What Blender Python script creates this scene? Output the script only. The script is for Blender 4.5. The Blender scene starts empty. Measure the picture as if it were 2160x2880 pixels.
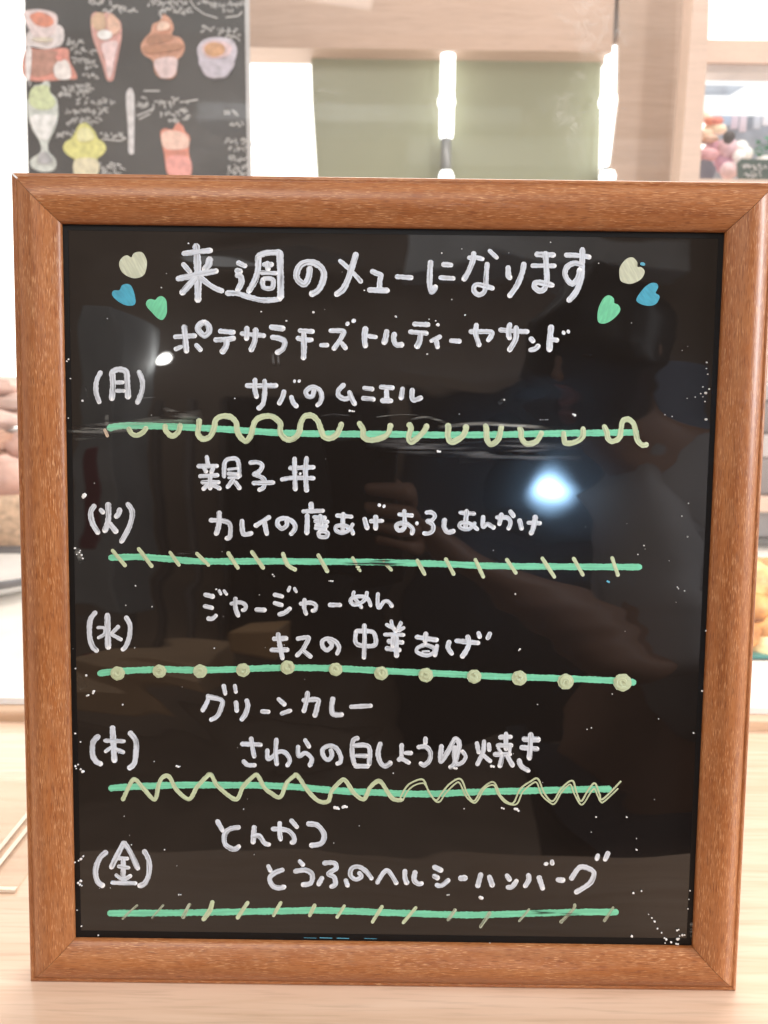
import bpy, bmesh, math, random
from mathutils import Vector, Matrix
R = math.radians
random.seed(7)
SC = bpy.context.scene
COL = SC.collection

# ------------------------------------------------------------------ camera
FPX, CXP, CYP = 2300.0, 1080.0, 1440.0
CAM = Vector((-0.002515, -0.373503, 0.304981))
PITCH, ROLL, YAW = R(9.1012), R(0.7415), R(-0.024)
fwd = Vector((math.sin(YAW)*math.cos(PITCH), math.cos(YAW)*math.cos(PITCH), -math.sin(PITCH)))
_r = Vector((math.cos(YAW), -math.sin(YAW), 0)); _u = _r.cross(fwd)
cright = _r*math.cos(ROLL) + _u*math.sin(ROLL)
cup = _u*math.cos(ROLL) - _r*math.sin(ROLL)
cam = bpy.data.cameras.new('camera'); camo = bpy.data.objects.new('camera', cam); COL.objects.link(camo)
m = Matrix.Identity(4)
for i in range(3):
    m[i][0] = cright[i]; m[i][1] = cup[i]; m[i][2] = -fwd[i]; m[i][3] = CAM[i]
camo.matrix_world = m
cam.sensor_fit = 'VERTICAL'; cam.sensor_height = 36.0; cam.lens = 36.0*FPX/2880.0
cam.clip_start = 0.005; cam.clip_end = 100
cam.dof.use_dof = True; cam.dof.focus_distance = 0.385; cam.dof.aperture_fstop = 12.0
SC.camera = camo

# ------------------------------------------------------------------ world and lamps
w = bpy.data.worlds.new('World'); SC.world = w; w.use_nodes = True
bg = w.node_tree.nodes['Background']; bg.inputs[0].default_value = (1.0, 0.92, 0.84, 1); bg.inputs[1].default_value = 0.60
def area(name, loc, target, sx, sy, power, col):
    l = bpy.data.lights.new(name, 'AREA'); l.shape = 'RECTANGLE'; l.size = sx; l.size_y = sy; l.energy = power; l.color = col
    o = bpy.data.objects.new(name, l); COL.objects.link(o); o.location = loc
    o.rotation_euler = (Vector(target)-Vector(loc)).to_track_quat('-Z', 'Y').to_euler(); return o
area('ceiling_lamp_rear', (0.5, 1.3, 1.9), (0.1, 0.1, 0.1), 1.6, 0.7, 43, (1.0, 0.94, 0.88))
area('ceiling_lamp_front', (-0.5, -1.5, 2.0), (0, 0, 0.1), 1.2, 1.2, 21, (1.0, 0.94, 0.88))
area('side_lamp_right', (1.45, -0.38, 0.66), (0.1, 0.0, 0.3), 0.20, 0.7, 22, (0.93, 0.96, 1.0))
area('far_room_fill', (-0.6, -2.6, 2.1), (-0.6, -3.2, 0), 1.6, 0.8, 34, (0.95, 0.97, 1.0))  # added fill light, unseen, brightens the far room mirrored in the sheet
SC.view_settings.view_transform = 'Standard'; SC.view_settings.look = 'None'
SC.view_settings.exposure = 0.1; SC.view_settings.gamma = 1.0
SC.render.engine = 'CYCLES'
SC.cycles.max_bounces = 8; SC.cycles.transparent_max_bounces = 12

# ------------------------------------------------------------------ helpers
def at(u, v, Y):
    """the point where the photograph's line of sight (u, v) reaches depth Y"""
    d = fwd + cright*((u-CXP)/FPX) - cup*((v-CYP)/FPX)
    return CAM + d*((Y-CAM.y)/d.y)
def atz(u, v, z=0.0):
    d = fwd + cright*((u-CXP)/FPX) - cup*((v-CYP)/FPX)
    return CAM + d*((z-CAM.z)/d.z)
def tag(o, label=None, cat=None, group=None, kind=None):
    if label: o['label'] = label
    if cat: o['category'] = cat
    if group: o['group'] = group
    if kind: o['kind'] = kind
    return o
def empty(name, loc=(0, 0, 0), label=None, cat=None, group=None):
    o = bpy.data.objects.new(name, None); COL.objects.link(o); o.location = loc; o.empty_display_size = .02
    return tag(o, label, cat, group)
class MB:
    def __init__(s): s.v = []; s.f = []; s.uv = []; s.sm = []
    def add(s, vs, fs, uvs=None, smooth=False):
        b = len(s.v); s.v += [tuple(p) for p in vs]
        for k, f in enumerate(fs):
            s.f.append([b+i for i in f]); s.sm.append(smooth)
            s.uv.append([uvs[i] for i in f] if uvs else [(0, 0)]*len(f))
    def box(s, lo, hi):
        x0, y0, z0 = lo; x1, y1, z1 = hi
        s.add([(x0,y0,z0),(x1,y0,z0),(x1,y1,z0),(x0,y1,z0),(x0,y0,z1),(x1,y0,z1),(x1,y1,z1),(x0,y1,z1)],
              [(0,3,2,1),(4,5,6,7),(0,1,5,4),(1,2,6,5),(2,3,7,6),(3,0,4,7)])
    def prism(s, pts, y0, y1):
        """closed outline of (x, z) points extruded from y0 (front) to y1"""
        n = len(pts)
        s.add([(x, y0, z) for x, z in pts] + [(x, y1, z) for x, z in pts],
              [list(range(n)), list(range(2*n-1, n-1, -1))] + [(i, (i+1) % n + 0, (i+1) % n + n, i+n) for i in range(n)])
    def lathe(s, prof, c, seg=32, smooth=True, capb=True, capt=True):
        vs = []
        for r, z in prof:
            for k in range(seg):
                a = 2*math.pi*k/seg; vs.append((c[0]+r*math.cos(a), c[1]+r*math.sin(a), c[2]+z))
        fs = []
        for j in range(len(prof)-1):
            for k in range(seg):
                fs.append((j*seg+k, j*seg+(k+1) % seg, (j+1)*seg+(k+1) % seg, (j+1)*seg+k))
        if capb: fs.append(list(range(seg))[::-1])
        if capt: fs.append([(len(prof)-1)*seg+k for k in range(seg)])
        s.add(vs, fs, None, smooth)
    def blob(s, c, r, sc=(1, 1, 1), rough=.0, seed=0, nu=16, nv=10):
        rr = random.Random(seed); vs = []; fs = []
        ph = [rr.uniform(0, 6.28) for _ in range(6)]
        for j in range(nv+1):
            t = math.pi*j/nv
            for k in range(nu):
                a = 2*math.pi*k/nu
                d = Vector((math.sin(t)*math.cos(a), math.sin(t)*math.sin(a), math.cos(t)))
                q = 1 + rough*(math.sin(4*d.x*2+ph[0])*math.sin(5*d.y*2+ph[1]) + .6*math.sin(9*d.z+ph[2]+4*d.x) + .4*math.sin(13*d.x+ph[3])*math.sin(12*d.z+ph[4]))
                vs.append((c[0]+d.x*r*q*sc[0], c[1]+d.y*r*q*sc[1], c[2]+d.z*r*q*sc[2]))
        for j in range(nv):
            for k in range(nu):
                fs.append((j*nu+k, (j+1)*nu+k, (j+1)*nu+(k+1) % nu, j*nu+(k+1) % nu))
        s.add(vs, fs, None, True)
    def build(s, name, mat, parent=None, **kw):
        me = bpy.data.meshes.new(name); me.from_pydata(s.v, [], s.f)
        uvl = me.uv_layers.new(name='UVMap'); k = 0
        for f in s.uv:
            for q in f: uvl.data[k].uv = q; k += 1
        for p, q in zip(me.polygons, s.sm): p.use_smooth = q
        me.materials.append(mat); me.update()
        o = bpy.data.objects.new(name, me); COL.objects.link(o)
        if parent: o.parent = parent
        return tag(o, **kw)
def bevel(o, wd, seg=2):
    b = o.modifiers.new('bevel', 'BEVEL'); b.width = wd; b.segments = seg; b.limit_method = 'ANGLE'; return o

# ------------------------------------------------------------------ materials
def mat(name):
    m = bpy.data.materials.new(name); m.use_nodes = True; nt = m.node_tree
    return m, nt, nt.nodes['Principled BSDF'], nt.links
def N(nt, t, **kw):
    n = nt.nodes.new(t)
    for k, v in kw.items():
        if k.startswith('i_'): n.inputs[k[2:].replace('_', ' ')].default_value = v
        else: setattr(n, k, v)
    return n
def ramp(nt, stops, interp='LINEAR'):
    r = nt.nodes.new('ShaderNodeValToRGB'); r.color_ramp.interpolation = interp
    e = r.color_ramp.elements
    while len(e) > 1: e.remove(e[-1])
    e[0].position = stops[0][0]; e[0].color = (*stops[0][1], 1)
    for p, c in stops[1:]:
        q = e.new(p); q.color = (*c, 1)
    return r
def g3(x): return (x, x, x)
def plain(name, col, rough=.5, var=.12, scale=12, spec=.5, coat=0):
    m, nt, b, L = mat(name)
    tc = N(nt, 'ShaderNodeTexCoord'); no = N(nt, 'ShaderNodeTexNoise', i_Scale=scale, i_Detail=4.0)
    L.new(tc.outputs['Object'], no.inputs['Vector'])
    r = ramp(nt, [(.3, tuple(c*(1-var) for c in col)), (.7, tuple(min(1, c*(1+var)) for c in col))])
    L.new(no.outputs['Fac'], r.inputs['Fac']); L.new(r.outputs['Color'], b.inputs['Base Color'])
    b.inputs['Roughness'].default_value = rough; b.inputs['Specular IOR Level'].default_value = spec
    b.inputs['Coat Weight'].default_value = coat
    return m
def glow(name, col, strength):
    m, nt, b, L = mat(name); nt.nodes.remove(b)
    e = N(nt, 'ShaderNodeEmission'); e.inputs[0].default_value = (*col, 1); e.inputs[1].default_value = strength
    L.new(e.outputs[0], nt.nodes['Material Output'].inputs['Surface']); return m

def frame_wood():
    m, nt, b, L = mat('frame_wood')
    uv = N(nt, 'ShaderNodeUVMap')
    def nz(su, sv, det, off=0):
        mp = N(nt, 'ShaderNodeMapping'); mp.inputs['Scale'].default_value = (su, sv, 1); mp.inputs['Location'].default_value = (off, off*.7, 0)
        L.new(uv.outputs[0], mp.inputs['Vector'])
        n = N(nt, 'ShaderNodeTexNoise', i_Scale=1.0, i_Detail=det); n.inputs['Roughness'].default_value = .6
        L.new(mp.outputs[0], n.inputs['Vector']); return n
    big = nz(14, 160, 3); r1 = ramp(nt, [(.30, (.27, .085, .022)), (.5, (.345, .114, .031)), (.70, (.40, .145, .043))])
    L.new(big.outputs['Fac'], r1.inputs['Fac'])
    mot = nz(60, 260, 4, 21); r1b = ramp(nt, [(.38, g3(0)), (.66, g3(1))]); L.new(mot.outputs['Fac'], r1b.inputs['Fac'])
    mx0 = N(nt, 'ShaderNodeMix', data_type='RGBA'); mx0.inputs[7].default_value = (.43, .185, .075, 1)
    mul0 = N(nt, 'ShaderNodeMath', operation='MULTIPLY'); mul0.inputs[1].default_value = .5
    L.new(r1b.outputs[0], mul0.inputs[0]); L.new(mul0.outputs[0], mx0.inputs[0]); L.new(r1.outputs[0], mx0.inputs[6])
    ds = nz(210, 2300, 1.5, 5); r2 = ramp(nt, [(.555, g3(0)), (.64, g3(.72))]); L.new(ds.outputs['Fac'], r2.inputs['Fac'])
    gate = nz(30, 140, 2, 9); r3 = ramp(nt, [(.36, g3(.2)), (.62, g3(1))]); L.new(gate.outputs['Fac'], r3.inputs['Fac'])
    mu = N(nt, 'ShaderNodeMath', operation='MULTIPLY'); L.new(r2.outputs[0], mu.inputs[0]); L.new(r3.outputs[0], mu.inputs[1])
    mx = N(nt, 'ShaderNodeMix', data_type='RGBA'); mx.inputs[7].default_value = (.70, .38, .185, 1)
    L.new(mu.outputs[0], mx.inputs[0]); L.new(mx0.outputs[2], mx.inputs[6])
    dk = nz(150, 2000, 1.5, 33); r4 = ramp(nt, [(.54, g3(0)), (.64, g3(.6))]); L.new(dk.outputs['Fac'], r4.inputs['Fac'])
    mx2 = N(nt, 'ShaderNodeMix', data_type='RGBA'); mx2.inputs[7].default_value = (.17, .048, .015, 1)
    L.new(r4.outputs[0], mx2.inputs[0]); L.new(mx.outputs[2], mx2.inputs[6])
    L.new(mx2.outputs[2], b.inputs['Base Color'])
    b.inputs['Roughness'].default_value = .37; b.inputs['Specular IOR Level'].default_value = .5
    bp = N(nt, 'ShaderNodeBump', i_Strength=.25, i_Distance=.0002); L.new(mu.outputs[0], bp.inputs['Height']); L.new(bp.outputs[0], b.inputs['Normal'])
    return m
def table_wood(name, c0, c1, c2, rough):
    m, nt, b, L = mat(name)
    tc = N(nt, 'ShaderNodeTexCoord')
    def nz(sx, sy, det, dist=0.):
        mp = N(nt, 'ShaderNodeMapping'); mp.inputs['Scale'].default_value = (sx, sy, sy)
        L.new(tc.outputs['Object'], mp.inputs['Vector'])
        n = N(nt, 'ShaderNodeTexNoise', i_Scale=1.0, i_Detail=det, i_Distortion=dist)
        L.new(mp.outputs[0], n.inputs['Vector']); return n
    a = nz(5, 70, 4, .6); r = ramp(nt, [(.34, c0), (.48, c1), (.66, c2)]); L.new(a.outputs['Fac'], r.inputs['Fac'])
    f = nz(22, 420, 3, .3); r2 = ramp(nt, [(.52, g3(0)), (.70, g3(1))]); L.new(f.outputs['Fac'], r2.inputs['Fac'])
    mu = N(nt, 'ShaderNodeMath', operation='MULTIPLY'); mu.inputs[1].default_value = .35; L.new(r2.outputs[0], mu.inputs[0])
    mx = N(nt, 'ShaderNodeMix', data_type='RGBA'); mx.inputs[7].default_value = (*[c*.70 for c in c0], 1)
    L.new(mu.outputs[0], mx.inputs[0]); L.new(r.outputs[0], mx.inputs[6]); L.new(mx.outputs[2], b.inputs['Base Color'])
    b.inputs['Roughness'].default_value = rough
    return m
def paint(name, c, hi, worn=0.0, dark=.55, su=.012, sv=1.9, rz=0., thin=0):
    """marker paint: streaks run along the stroke, a fresh dab of paint where the pen stopped"""
    m, nt, b, L = mat(name)
    uv = N(nt, 'ShaderNodeUVMap')
    def nz(su, sv, det, rz=0.):
        mp = N(nt, 'ShaderNodeMapping', vector_type='TEXTURE' if rz else 'POINT'); mp.inputs['Scale'].default_value = (1/su, 1/sv, 1) if rz else (su, sv, 1); mp.inputs['Rotation'].default_value = (0, 0, rz)
        L.new(uv.outputs[0], mp.inputs['Vector'])
        n = N(nt, 'ShaderNodeTexNoise', i_Scale=1.0, i_Detail=det); L.new(mp.outputs[0], n.inputs['Vector']); return n
    a = nz(su, sv, 4, rz); r = ramp(nt, [(.30, tuple(x*dark for x in c)), (.45, tuple(x*.88 for x in c)), (.58, tuple(x for x in c)), (.74, tuple(min(1, x*1.1) for x in c))])
    L.new(a.outputs['Fac'], r.inputs['Fac'])
    at_ = N(nt, 'ShaderNodeAttribute', attribute_name='dab')
    mx = N(nt, 'ShaderNodeMix', data_type='RGBA'); mx.inputs[7].default_value = (*hi, 1)
    n2 = nz(.09, 1.2, 2); r2 = ramp(nt, [(.40, g3(.15)), (.6, g3(1))]); L.new(n2.outputs['Fac'], r2.inputs['Fac'])
    mu = N(nt, 'ShaderNodeMath', operation='MULTIPLY'); L.new(at_.outputs['Fac'], mu.inputs[0]); L.new(r2.outputs[0], mu.inputs[1])
    L.new(mu.outputs[0], mx.inputs[0]); L.new(r.outputs[0], mx.inputs[6]); L.new(mx.outputs[2], b.inputs['Base Color'])
    b.inputs['Roughness'].default_value = .55
    if worn > 0:
        w1 = nz(.02, 3.0, 4)
        r3 = ramp(nt, [(worn-.06, g3(0)), (worn+.06, g3(1))]); L.new(w1.outputs['Fac'], r3.inputs['Fac'])
        L.new(r3.outputs[0], b.inputs['Alpha'])
    if thin:
        r9 = ramp(nt, [(thin-.07, g3(.35)), (thin+.07, g3(1))]); t9 = nz(.02, 1.6, 5); L.new(t9.outputs['Fac'], r9.inputs['Fac'])
        m9 = N(nt, 'ShaderNodeMath', operation='MAXIMUM'); L.new(r9.outputs[0], m9.inputs[0]); L.new(at_.outputs['Fac'], m9.inputs[1]); L.new(m9.outputs[0], b.inputs['Alpha'])
    bp = N(nt, 'ShaderNodeBump', i_Strength=.12, i_Distance=.00003); L.new(a.outputs['Fac'], bp.inputs['Height']); L.new(bp.outputs[0], b.inputs['Normal'])
    return m
def sheet_mat():
    m, nt, b, L = mat('glossy_black_sheet')
    b.inputs['Base Color'].default_value = (.0105, .0078, .0065, 1)
    tc = N(nt, 'ShaderNodeTexCoord'); mp = N(nt, 'ShaderNodeMapping'); mp.inputs['Scale'].default_value = (5.5, 1, 12); mp.inputs['Rotation'].default_value = (0, R(12), 0)
    L.new(tc.outputs['Object'], mp.inputs['Vector'])
    n = N(nt, 'ShaderNodeTexNoise', i_Scale=1.0, i_Detail=1.5, i_Distortion=1.0); L.new(mp.outputs[0], n.inputs['Vector'])
    bp = N(nt, 'ShaderNodeBump', i_Strength=1.0, i_Distance=.0015); L.new(n.outputs['Fac'], bp.inputs['Height']); L.new(bp.outputs[0], b.inputs['Normal'])
    d = N(nt, 'ShaderNodeTexNoise', i_Scale=14.0, i_Detail=6.0); L.new(tc.outputs['Object'], d.inputs['Vector'])
    r = ramp(nt, [(.35, g3(.14)), (.75, g3(.24))]); L.new(d.outputs['Fac'], r.inputs['Fac']); L.new(r.outputs[0], b.inputs['Roughness'])
    b.inputs['Coat Weight'].default_value = 1.0; b.inputs['Coat Roughness'].default_value = .02; L.new(bp.outputs[0], b.inputs['Coat Normal'])
    b.inputs['Specular IOR Level'].default_value = .12
    return m
def smear_mat(name, c, lo, hi, amount, su=30, sv=420):
    m, nt, b, L = mat(name)
    b.inputs['Base Color'].default_value = (*c, 1); b.inputs['Roughness'].default_value = .8
    uv = N(nt, 'ShaderNodeUVMap'); mp = N(nt, 'ShaderNodeMapping'); mp.inputs['Scale'].default_value = (su, sv, 1)
    L.new(uv.outputs[0], mp.inputs['Vector']); n = N(nt, 'ShaderNodeTexNoise', i_Scale=1.0, i_Detail=6.0, i_Distortion=.5); L.new(mp.outputs[0], n.inputs['Vector'])
    r = ramp(nt, [(lo, g3(0)), (hi, g3(amount))]); L.new(n.outputs['Fac'], r.inputs['Fac'])
    at_ = N(nt, 'ShaderNodeAttribute', attribute_name='dab')
    mu = N(nt, 'ShaderNodeMath', operation='MULTIPLY'); L.new(at_.outputs['Fac'], mu.inputs[0]); L.new(r.outputs[0], mu.inputs[1])
    L.new(mu.outputs[0], b.inputs['Alpha']); return m
def glass_mat(name, haze=.05, tint=(1, 1, 1), stain=None):
    m, nt, b, L = mat(name); nt.nodes.remove(b)
    t = N(nt, 'ShaderNodeBsdfTransparent'); t.inputs[0].default_value = (*tint, 1)
    d = N(nt, 'ShaderNodeBsdfDiffuse'); d.inputs[0].default_value = (.9, .9, .88, 1)
    g = N(nt, 'ShaderNodeBsdfGlossy'); g.inputs['Roughness'].default_value = .03
    tc = N(nt, 'ShaderNodeTexCoord'); n = N(nt, 'ShaderNodeTexNoise', i_Scale=9.0, i_Detail=8.0, i_Distortion=.6); L.new(tc.outputs['Object'], n.inputs['Vector'])
    v = N(nt, 'ShaderNodeTexNoise', i_Scale=110.0, i_Detail=3.0, i_Distortion=.6); L.new(tc.outputs['Object'], v.inputs['Vector'])
    rv = ramp(nt, [(.52, g3(.15)), (.56, g3(1)), (.60, g3(.2))]); L.new(v.outputs['Fac'], rv.inputs['Fac'])
    r = ramp(nt, [(.50, g3(0)), (.72, g3(1))]); L.new(n.outputs['Fac'], r.inputs['Fac'])
    mu = N(nt, 'ShaderNodeMath', operation='MULTIPLY'); L.new(r.outputs[0], mu.inputs[0]); L.new(rv.outputs[0], mu.inputs[1])
    ma = N(nt, 'ShaderNodeMath', operation='MULTIPLY_ADD'); ma.inputs[1].default_value = .22
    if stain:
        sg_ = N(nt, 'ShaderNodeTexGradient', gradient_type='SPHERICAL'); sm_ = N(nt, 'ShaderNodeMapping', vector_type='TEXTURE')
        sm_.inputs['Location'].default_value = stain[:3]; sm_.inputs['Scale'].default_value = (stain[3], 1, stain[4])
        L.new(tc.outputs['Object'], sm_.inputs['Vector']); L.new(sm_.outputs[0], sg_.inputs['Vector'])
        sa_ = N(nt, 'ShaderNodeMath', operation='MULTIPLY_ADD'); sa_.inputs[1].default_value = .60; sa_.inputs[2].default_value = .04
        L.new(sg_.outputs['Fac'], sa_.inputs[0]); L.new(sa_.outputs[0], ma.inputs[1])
    ma.inputs[2].default_value = haze; L.new(mu.outputs[0], ma.inputs[0])
    a = N(nt, 'ShaderNodeMixShader'); L.new(ma.outputs[0], a.inputs[0]); L.new(t.outputs[0], a.inputs[1]); L.new(d.outputs[0], a.inputs[2])
    a2 = N(nt, 'ShaderNodeMixShader'); a2.inputs[0].default_value = .03; L.new(a.outputs[0], a2.inputs[1]); L.new(g.outputs[0], a2.inputs[2])
    L.new(a2.outputs[0], nt.nodes['Material Output'].inputs['Surface']); return m

M = dict(
    frame=frame_wood(), sheet=sheet_mat(), frame_reflection=plain('black_frame_reflection', (.0035, .003, .003), .5, .1, 12, .25),
    beech=table_wood('beech_laminate', (.66, .455, .32), (.73, .52, .38), (.78, .58, .44), .22),
    rail=table_wood('rail_wood', (.50, .32, .20), (.60, .40, .27), (.66, .46, .31), .45),
    pinewall=table_wood('pale_wood_veneer', (.46, .315, .235), (.485, .335, .25), (.51, .355, .27), .55),
    column=table_wood('tan_wood_veneer', (.40, .28, .205), (.425, .30, .225), (.45, .32, .24), .5),
    pillar=table_wood('pink_beige_wood', (.66, .49, .39), (.69, .51, .41), (.72, .53, .43), .5),
    white=paint('white_marker', (.64, .675, .74), (1.0, 1.0, 1.0), 0, .55, thin=.37),
    green=paint('green_marker', (.19, .62, .39), (.20, .66, .43), 0, .82, thin=.27),
    cream=paint('cream_marker', (.54, .61, .39), (.66, .70, .50), 0, .72, thin=.34),
    worncream=paint('worn_cream_marker', (.46, .50, .36), (.60, .62, .48), .46, .7),
    peach=paint('peach_marker', (.66, .50, .36), (.70, .55, .42), .40, .7),
    creamheart=paint('cream_marker_fill', (.58, .60, .45), (.7, .7, .6), 0, .84, .025, .16, 1.1),
    blueheart=paint('blue_marker_fill', (.06, .36, .50), (.2, .6, .8), 0, .78, .03, .14, .9),
    greenheart=paint('green_marker_fill', (.16, .58, .33), (.3, .8, .5), 0, .84, .03, .15, 2.0),
    fleck=plain('dried_paint_fleck', (.82, .82, .82), .6),
    bluefleck=plain('blue_paint_trace', (.10, .38, .52), .6),
    whiteplastic=plain('white_plastic', (.80, .78, .75), .35),
    offwhite=plain('off_white_counter', (.84, .79, .72), .3),
)

# ------------------------------------------------------------------ counter under the board
LEAN = R(4.4)
cb = MB(); cb.box((-1.3, -.155, -.03), (1.3, .318, 0))
counter = cb.build('counter', M['beech'], None, kind='structure')
# rail along the back edge of the counter and the clear screen standing in it
gs = empty('glass_screen', (0, .33, 0), 'clear scuffed screen standing in a low wooden rail behind the menu board', 'glass screen')
rb = MB(); rb.box((-1.3, -.012, -.01), (1.3, .014, .010)); bevel(rb.build('rail', M['rail'], gs), .002)
rb = MB(); rb.box((-1.3, .003, .0102), (1.3, .013, .016)); rb.build('glazing_strip', M['whiteplastic'], gs)
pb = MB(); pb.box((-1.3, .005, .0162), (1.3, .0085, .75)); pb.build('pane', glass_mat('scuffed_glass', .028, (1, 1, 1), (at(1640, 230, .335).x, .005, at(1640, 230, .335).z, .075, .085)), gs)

# pale radial lines paint the lamps' glare on fine scratches in the screen
sm_ = bpy.data.materials.new('painted_glint'); sm_.use_nodes = True
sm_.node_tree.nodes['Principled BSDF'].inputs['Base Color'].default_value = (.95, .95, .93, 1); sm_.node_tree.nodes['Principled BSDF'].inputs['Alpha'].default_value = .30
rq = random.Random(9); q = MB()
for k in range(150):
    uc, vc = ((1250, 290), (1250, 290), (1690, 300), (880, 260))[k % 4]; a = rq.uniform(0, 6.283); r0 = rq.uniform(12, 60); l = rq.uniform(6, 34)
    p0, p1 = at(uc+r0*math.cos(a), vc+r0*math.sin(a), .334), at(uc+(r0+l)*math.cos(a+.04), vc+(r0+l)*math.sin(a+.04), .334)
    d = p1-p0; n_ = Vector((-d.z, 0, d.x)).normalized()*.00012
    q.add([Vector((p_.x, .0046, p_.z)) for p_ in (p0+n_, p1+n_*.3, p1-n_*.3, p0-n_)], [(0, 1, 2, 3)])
q.build('scratch_glare', sm_, gs, kind='stuff')

# ------------------------------------------------------------------ menu board
board = empty('menu_board', (0, 0, 0), 'wood-framed black menu board with white handwritten Japanese weekly menu, hearts and green lines', 'menu board')
board.rotation_euler = (-LEAN, 0, 0)
W, H, RW, DEP = .36, .40066, .0228, .016
PROF = [(0.0, DEP), (0.0, .0006), (.0004, .0001), (.0012, -.0004), (.0020, -.0004), (.0025, .0000), (.0027, -.0006),
        (.0040, -.0016), (.0058, -.0029), (.0076, -.0038), (.0096, -.0044), (.0118, -.0046),
        (.0140, -.0042), (.0162, -.0034), (.0184, -.0024), (.0204, -.0014), (.0218, -.0005), (.0226, .0004), (.0228, .0012), (.0228, .0040)]
def rail(side):
    """one mitred length of moulding: the profile swept between its two 45 degree cuts"""
    mb = MB(); gap = .00012
    L = W if side in ('top', 'bottom') else H
    segs = 28; vs = []; uvs = []; acc = 0; last = None
    off = {'top': 0, 'bottom': 3.1, 'left': 7.3, 'right': 11.9}[side]
    for (p, y) in PROF:
        if last: acc += math.hypot(p-last[0], y-last[1])
        last = (p, y)
        for k in range(segs+1):
            t = -L/2 + p + gap + (L - 2*p - 2*gap)*k/segs
            if side == 'bottom': q = (t, y, p)
            elif side == 'top': q = (-t, y, H-p)
            elif side == 'left': q = (-W/2+p, y, H/2-t)
            else: q = (W/2-p, y, H/2+t)
            vs.append(q); uvs.append((t+off, acc+off))
    fs = []
    n = segs+1
    for j in range(len(PROF)-1):
        for k in range(segs): fs.append((j*n+k, j*n+k+1, (j+1)*n+k+1, (j+1)*n+k))
    mb.add(vs, fs, uvs, True)
    ends = [[j*n for j in range(len(PROF))], [j*n+segs for j in range(len(PROF))][::-1]]
    back = [(0, segs, (len(PROF)-1)*n+segs, (len(PROF)-1)*n)]
    mb.add(vs, ends+back, uvs, False)
    o = mb.build('frame_rail', M['frame'], board)
    return o
rails = {s: rail(s) for s in ('top', 'bottom', 'left', 'right')}
cm = MB()
cm.prism([(-.1798, .4003), (-.1793, .4006), (-.1772, .3987), (-.1762, .3975), (-.1768, .3972), (-.1786, .3988)], -.0006, .0005)
cm.build('chipped_corner', M['fleck'], board)
# the sheet: slightly larger than the opening, tucked behind the moulding
SX0, SX1, SZ0, SZ1 = -.1572, .1572, .0223, .3774
YS = .0025
sb = MB(); nx, nz = 2, 2
sb.box((SX0-.0015, YS, SZ0-.0015), (SX1+.0015, YS+.003, SZ1+.0015))
sheet = sb.build('writing_sheet', M['sheet'], board)
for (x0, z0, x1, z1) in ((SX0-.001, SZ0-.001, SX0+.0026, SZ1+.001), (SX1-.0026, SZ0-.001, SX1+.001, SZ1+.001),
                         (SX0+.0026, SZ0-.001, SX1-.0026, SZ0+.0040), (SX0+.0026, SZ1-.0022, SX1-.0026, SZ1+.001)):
    s_ = MB(); s_.box((x0, YS-.0002, z0), (x1, YS-.00002, z1)); s_.build('frame_reflection_strip', M['frame_reflection'], sheet)  # black strips paint the frame lip's dark reflection along the sheet edge
bk = MB(); bk.box((-.165, YS+.0032, .012), (.165, .0155, .388)); bk.build('backing_panel', plain('brown_hardboard', (.20, .12, .07), .8), board)
# easel strut behind, hinged at the top of the backing panel
st = MB()
st.add([(-.02, .0157, .30), (.02, .0157, .30), (.032, .085, .0075), (-.032, .085, .0075), (-.02, .0187, .30), (.02, .0187, .30), (.032, .088, .0075), (-.032, .088, .0075)],
       [(0,3,2,1), (4,5,6,7), (0,1,5,4), (1,2,6,5), (2,3,7,6), (3,0,4,7)])
st.build('easel_strut', plain('black_hardboard', (.03, .03, .03), .7), board)

# ------------------------------------------------------------------ marks on the sheet
def homography(src, dst):
    A = []
    for (x, y), (u, v) in zip(src, dst):
        A.append([x, y, 1, 0, 0, 0, -u*x, -u*y, u]); A.append([0, 0, 0, x, y, 1, -v*x, -v*y, v])
    n = 8
    for i in range(n):
        p = max(range(i, n), key=lambda r: abs(A[r][i])); A[i], A[p] = A[p], A[i]
        for r in range(n):
            if r != i:
                f = A[r][i]/A[i][i]; A[r] = [a-f*b for a, b in zip(A[r], A[i])]
    return [A[i][8]/A[i][i] for i in range(n)] + [1.0]
HM = homography([(176, 634), (2034, 657), (1947, 2661), (213, 2638)], [(SX0, SZ1), (SX1, SZ1), (SX1, SZ0), (SX0, SZ0)])
def onsheet(u, v):
    d = HM[6]*u + HM[7]*v + 1
    return (HM[0]*u + HM[1]*v + HM[2])/d, (HM[3]*u + HM[4]*v + HM[5])/d
def smooth_path(P, step=2.2):
    if len(P) == 2:
        a, b = P; n = max(2, int(math.dist(a, b)/step)); return [(a[0]+(b[0]-a[0])*i/n, a[1]+(b[1]-a[1])*i/n) for i in range(n+1)]
    out = []
    closed = P[0] == P[-1]
    for i in range(len(P)-1):
        p1, p2 = P[i], P[i+1]
        p0 = P[i-1] if i > 0 else (P[-2] if closed else p1); p3 = P[i+2] if i+2 < len(P) else (P[1] if closed else p2)
        n = max(2, int(math.dist(p1, p2)/step))
        for k in range(n):
            t = k/n; q = []
            for c in (0, 1):
                q.append(.5*((2*p1[c]) + (-p0[c]+p2[c])*t + (2*p0[c]-5*p1[c]+4*p2[c]-p3[c])*t*t + (-p0[c]+3*p1[c]-3*p2[c]+p3[c])*t**3))
            out.append(tuple(q))
    out.append(P[-1]); return out
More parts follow.
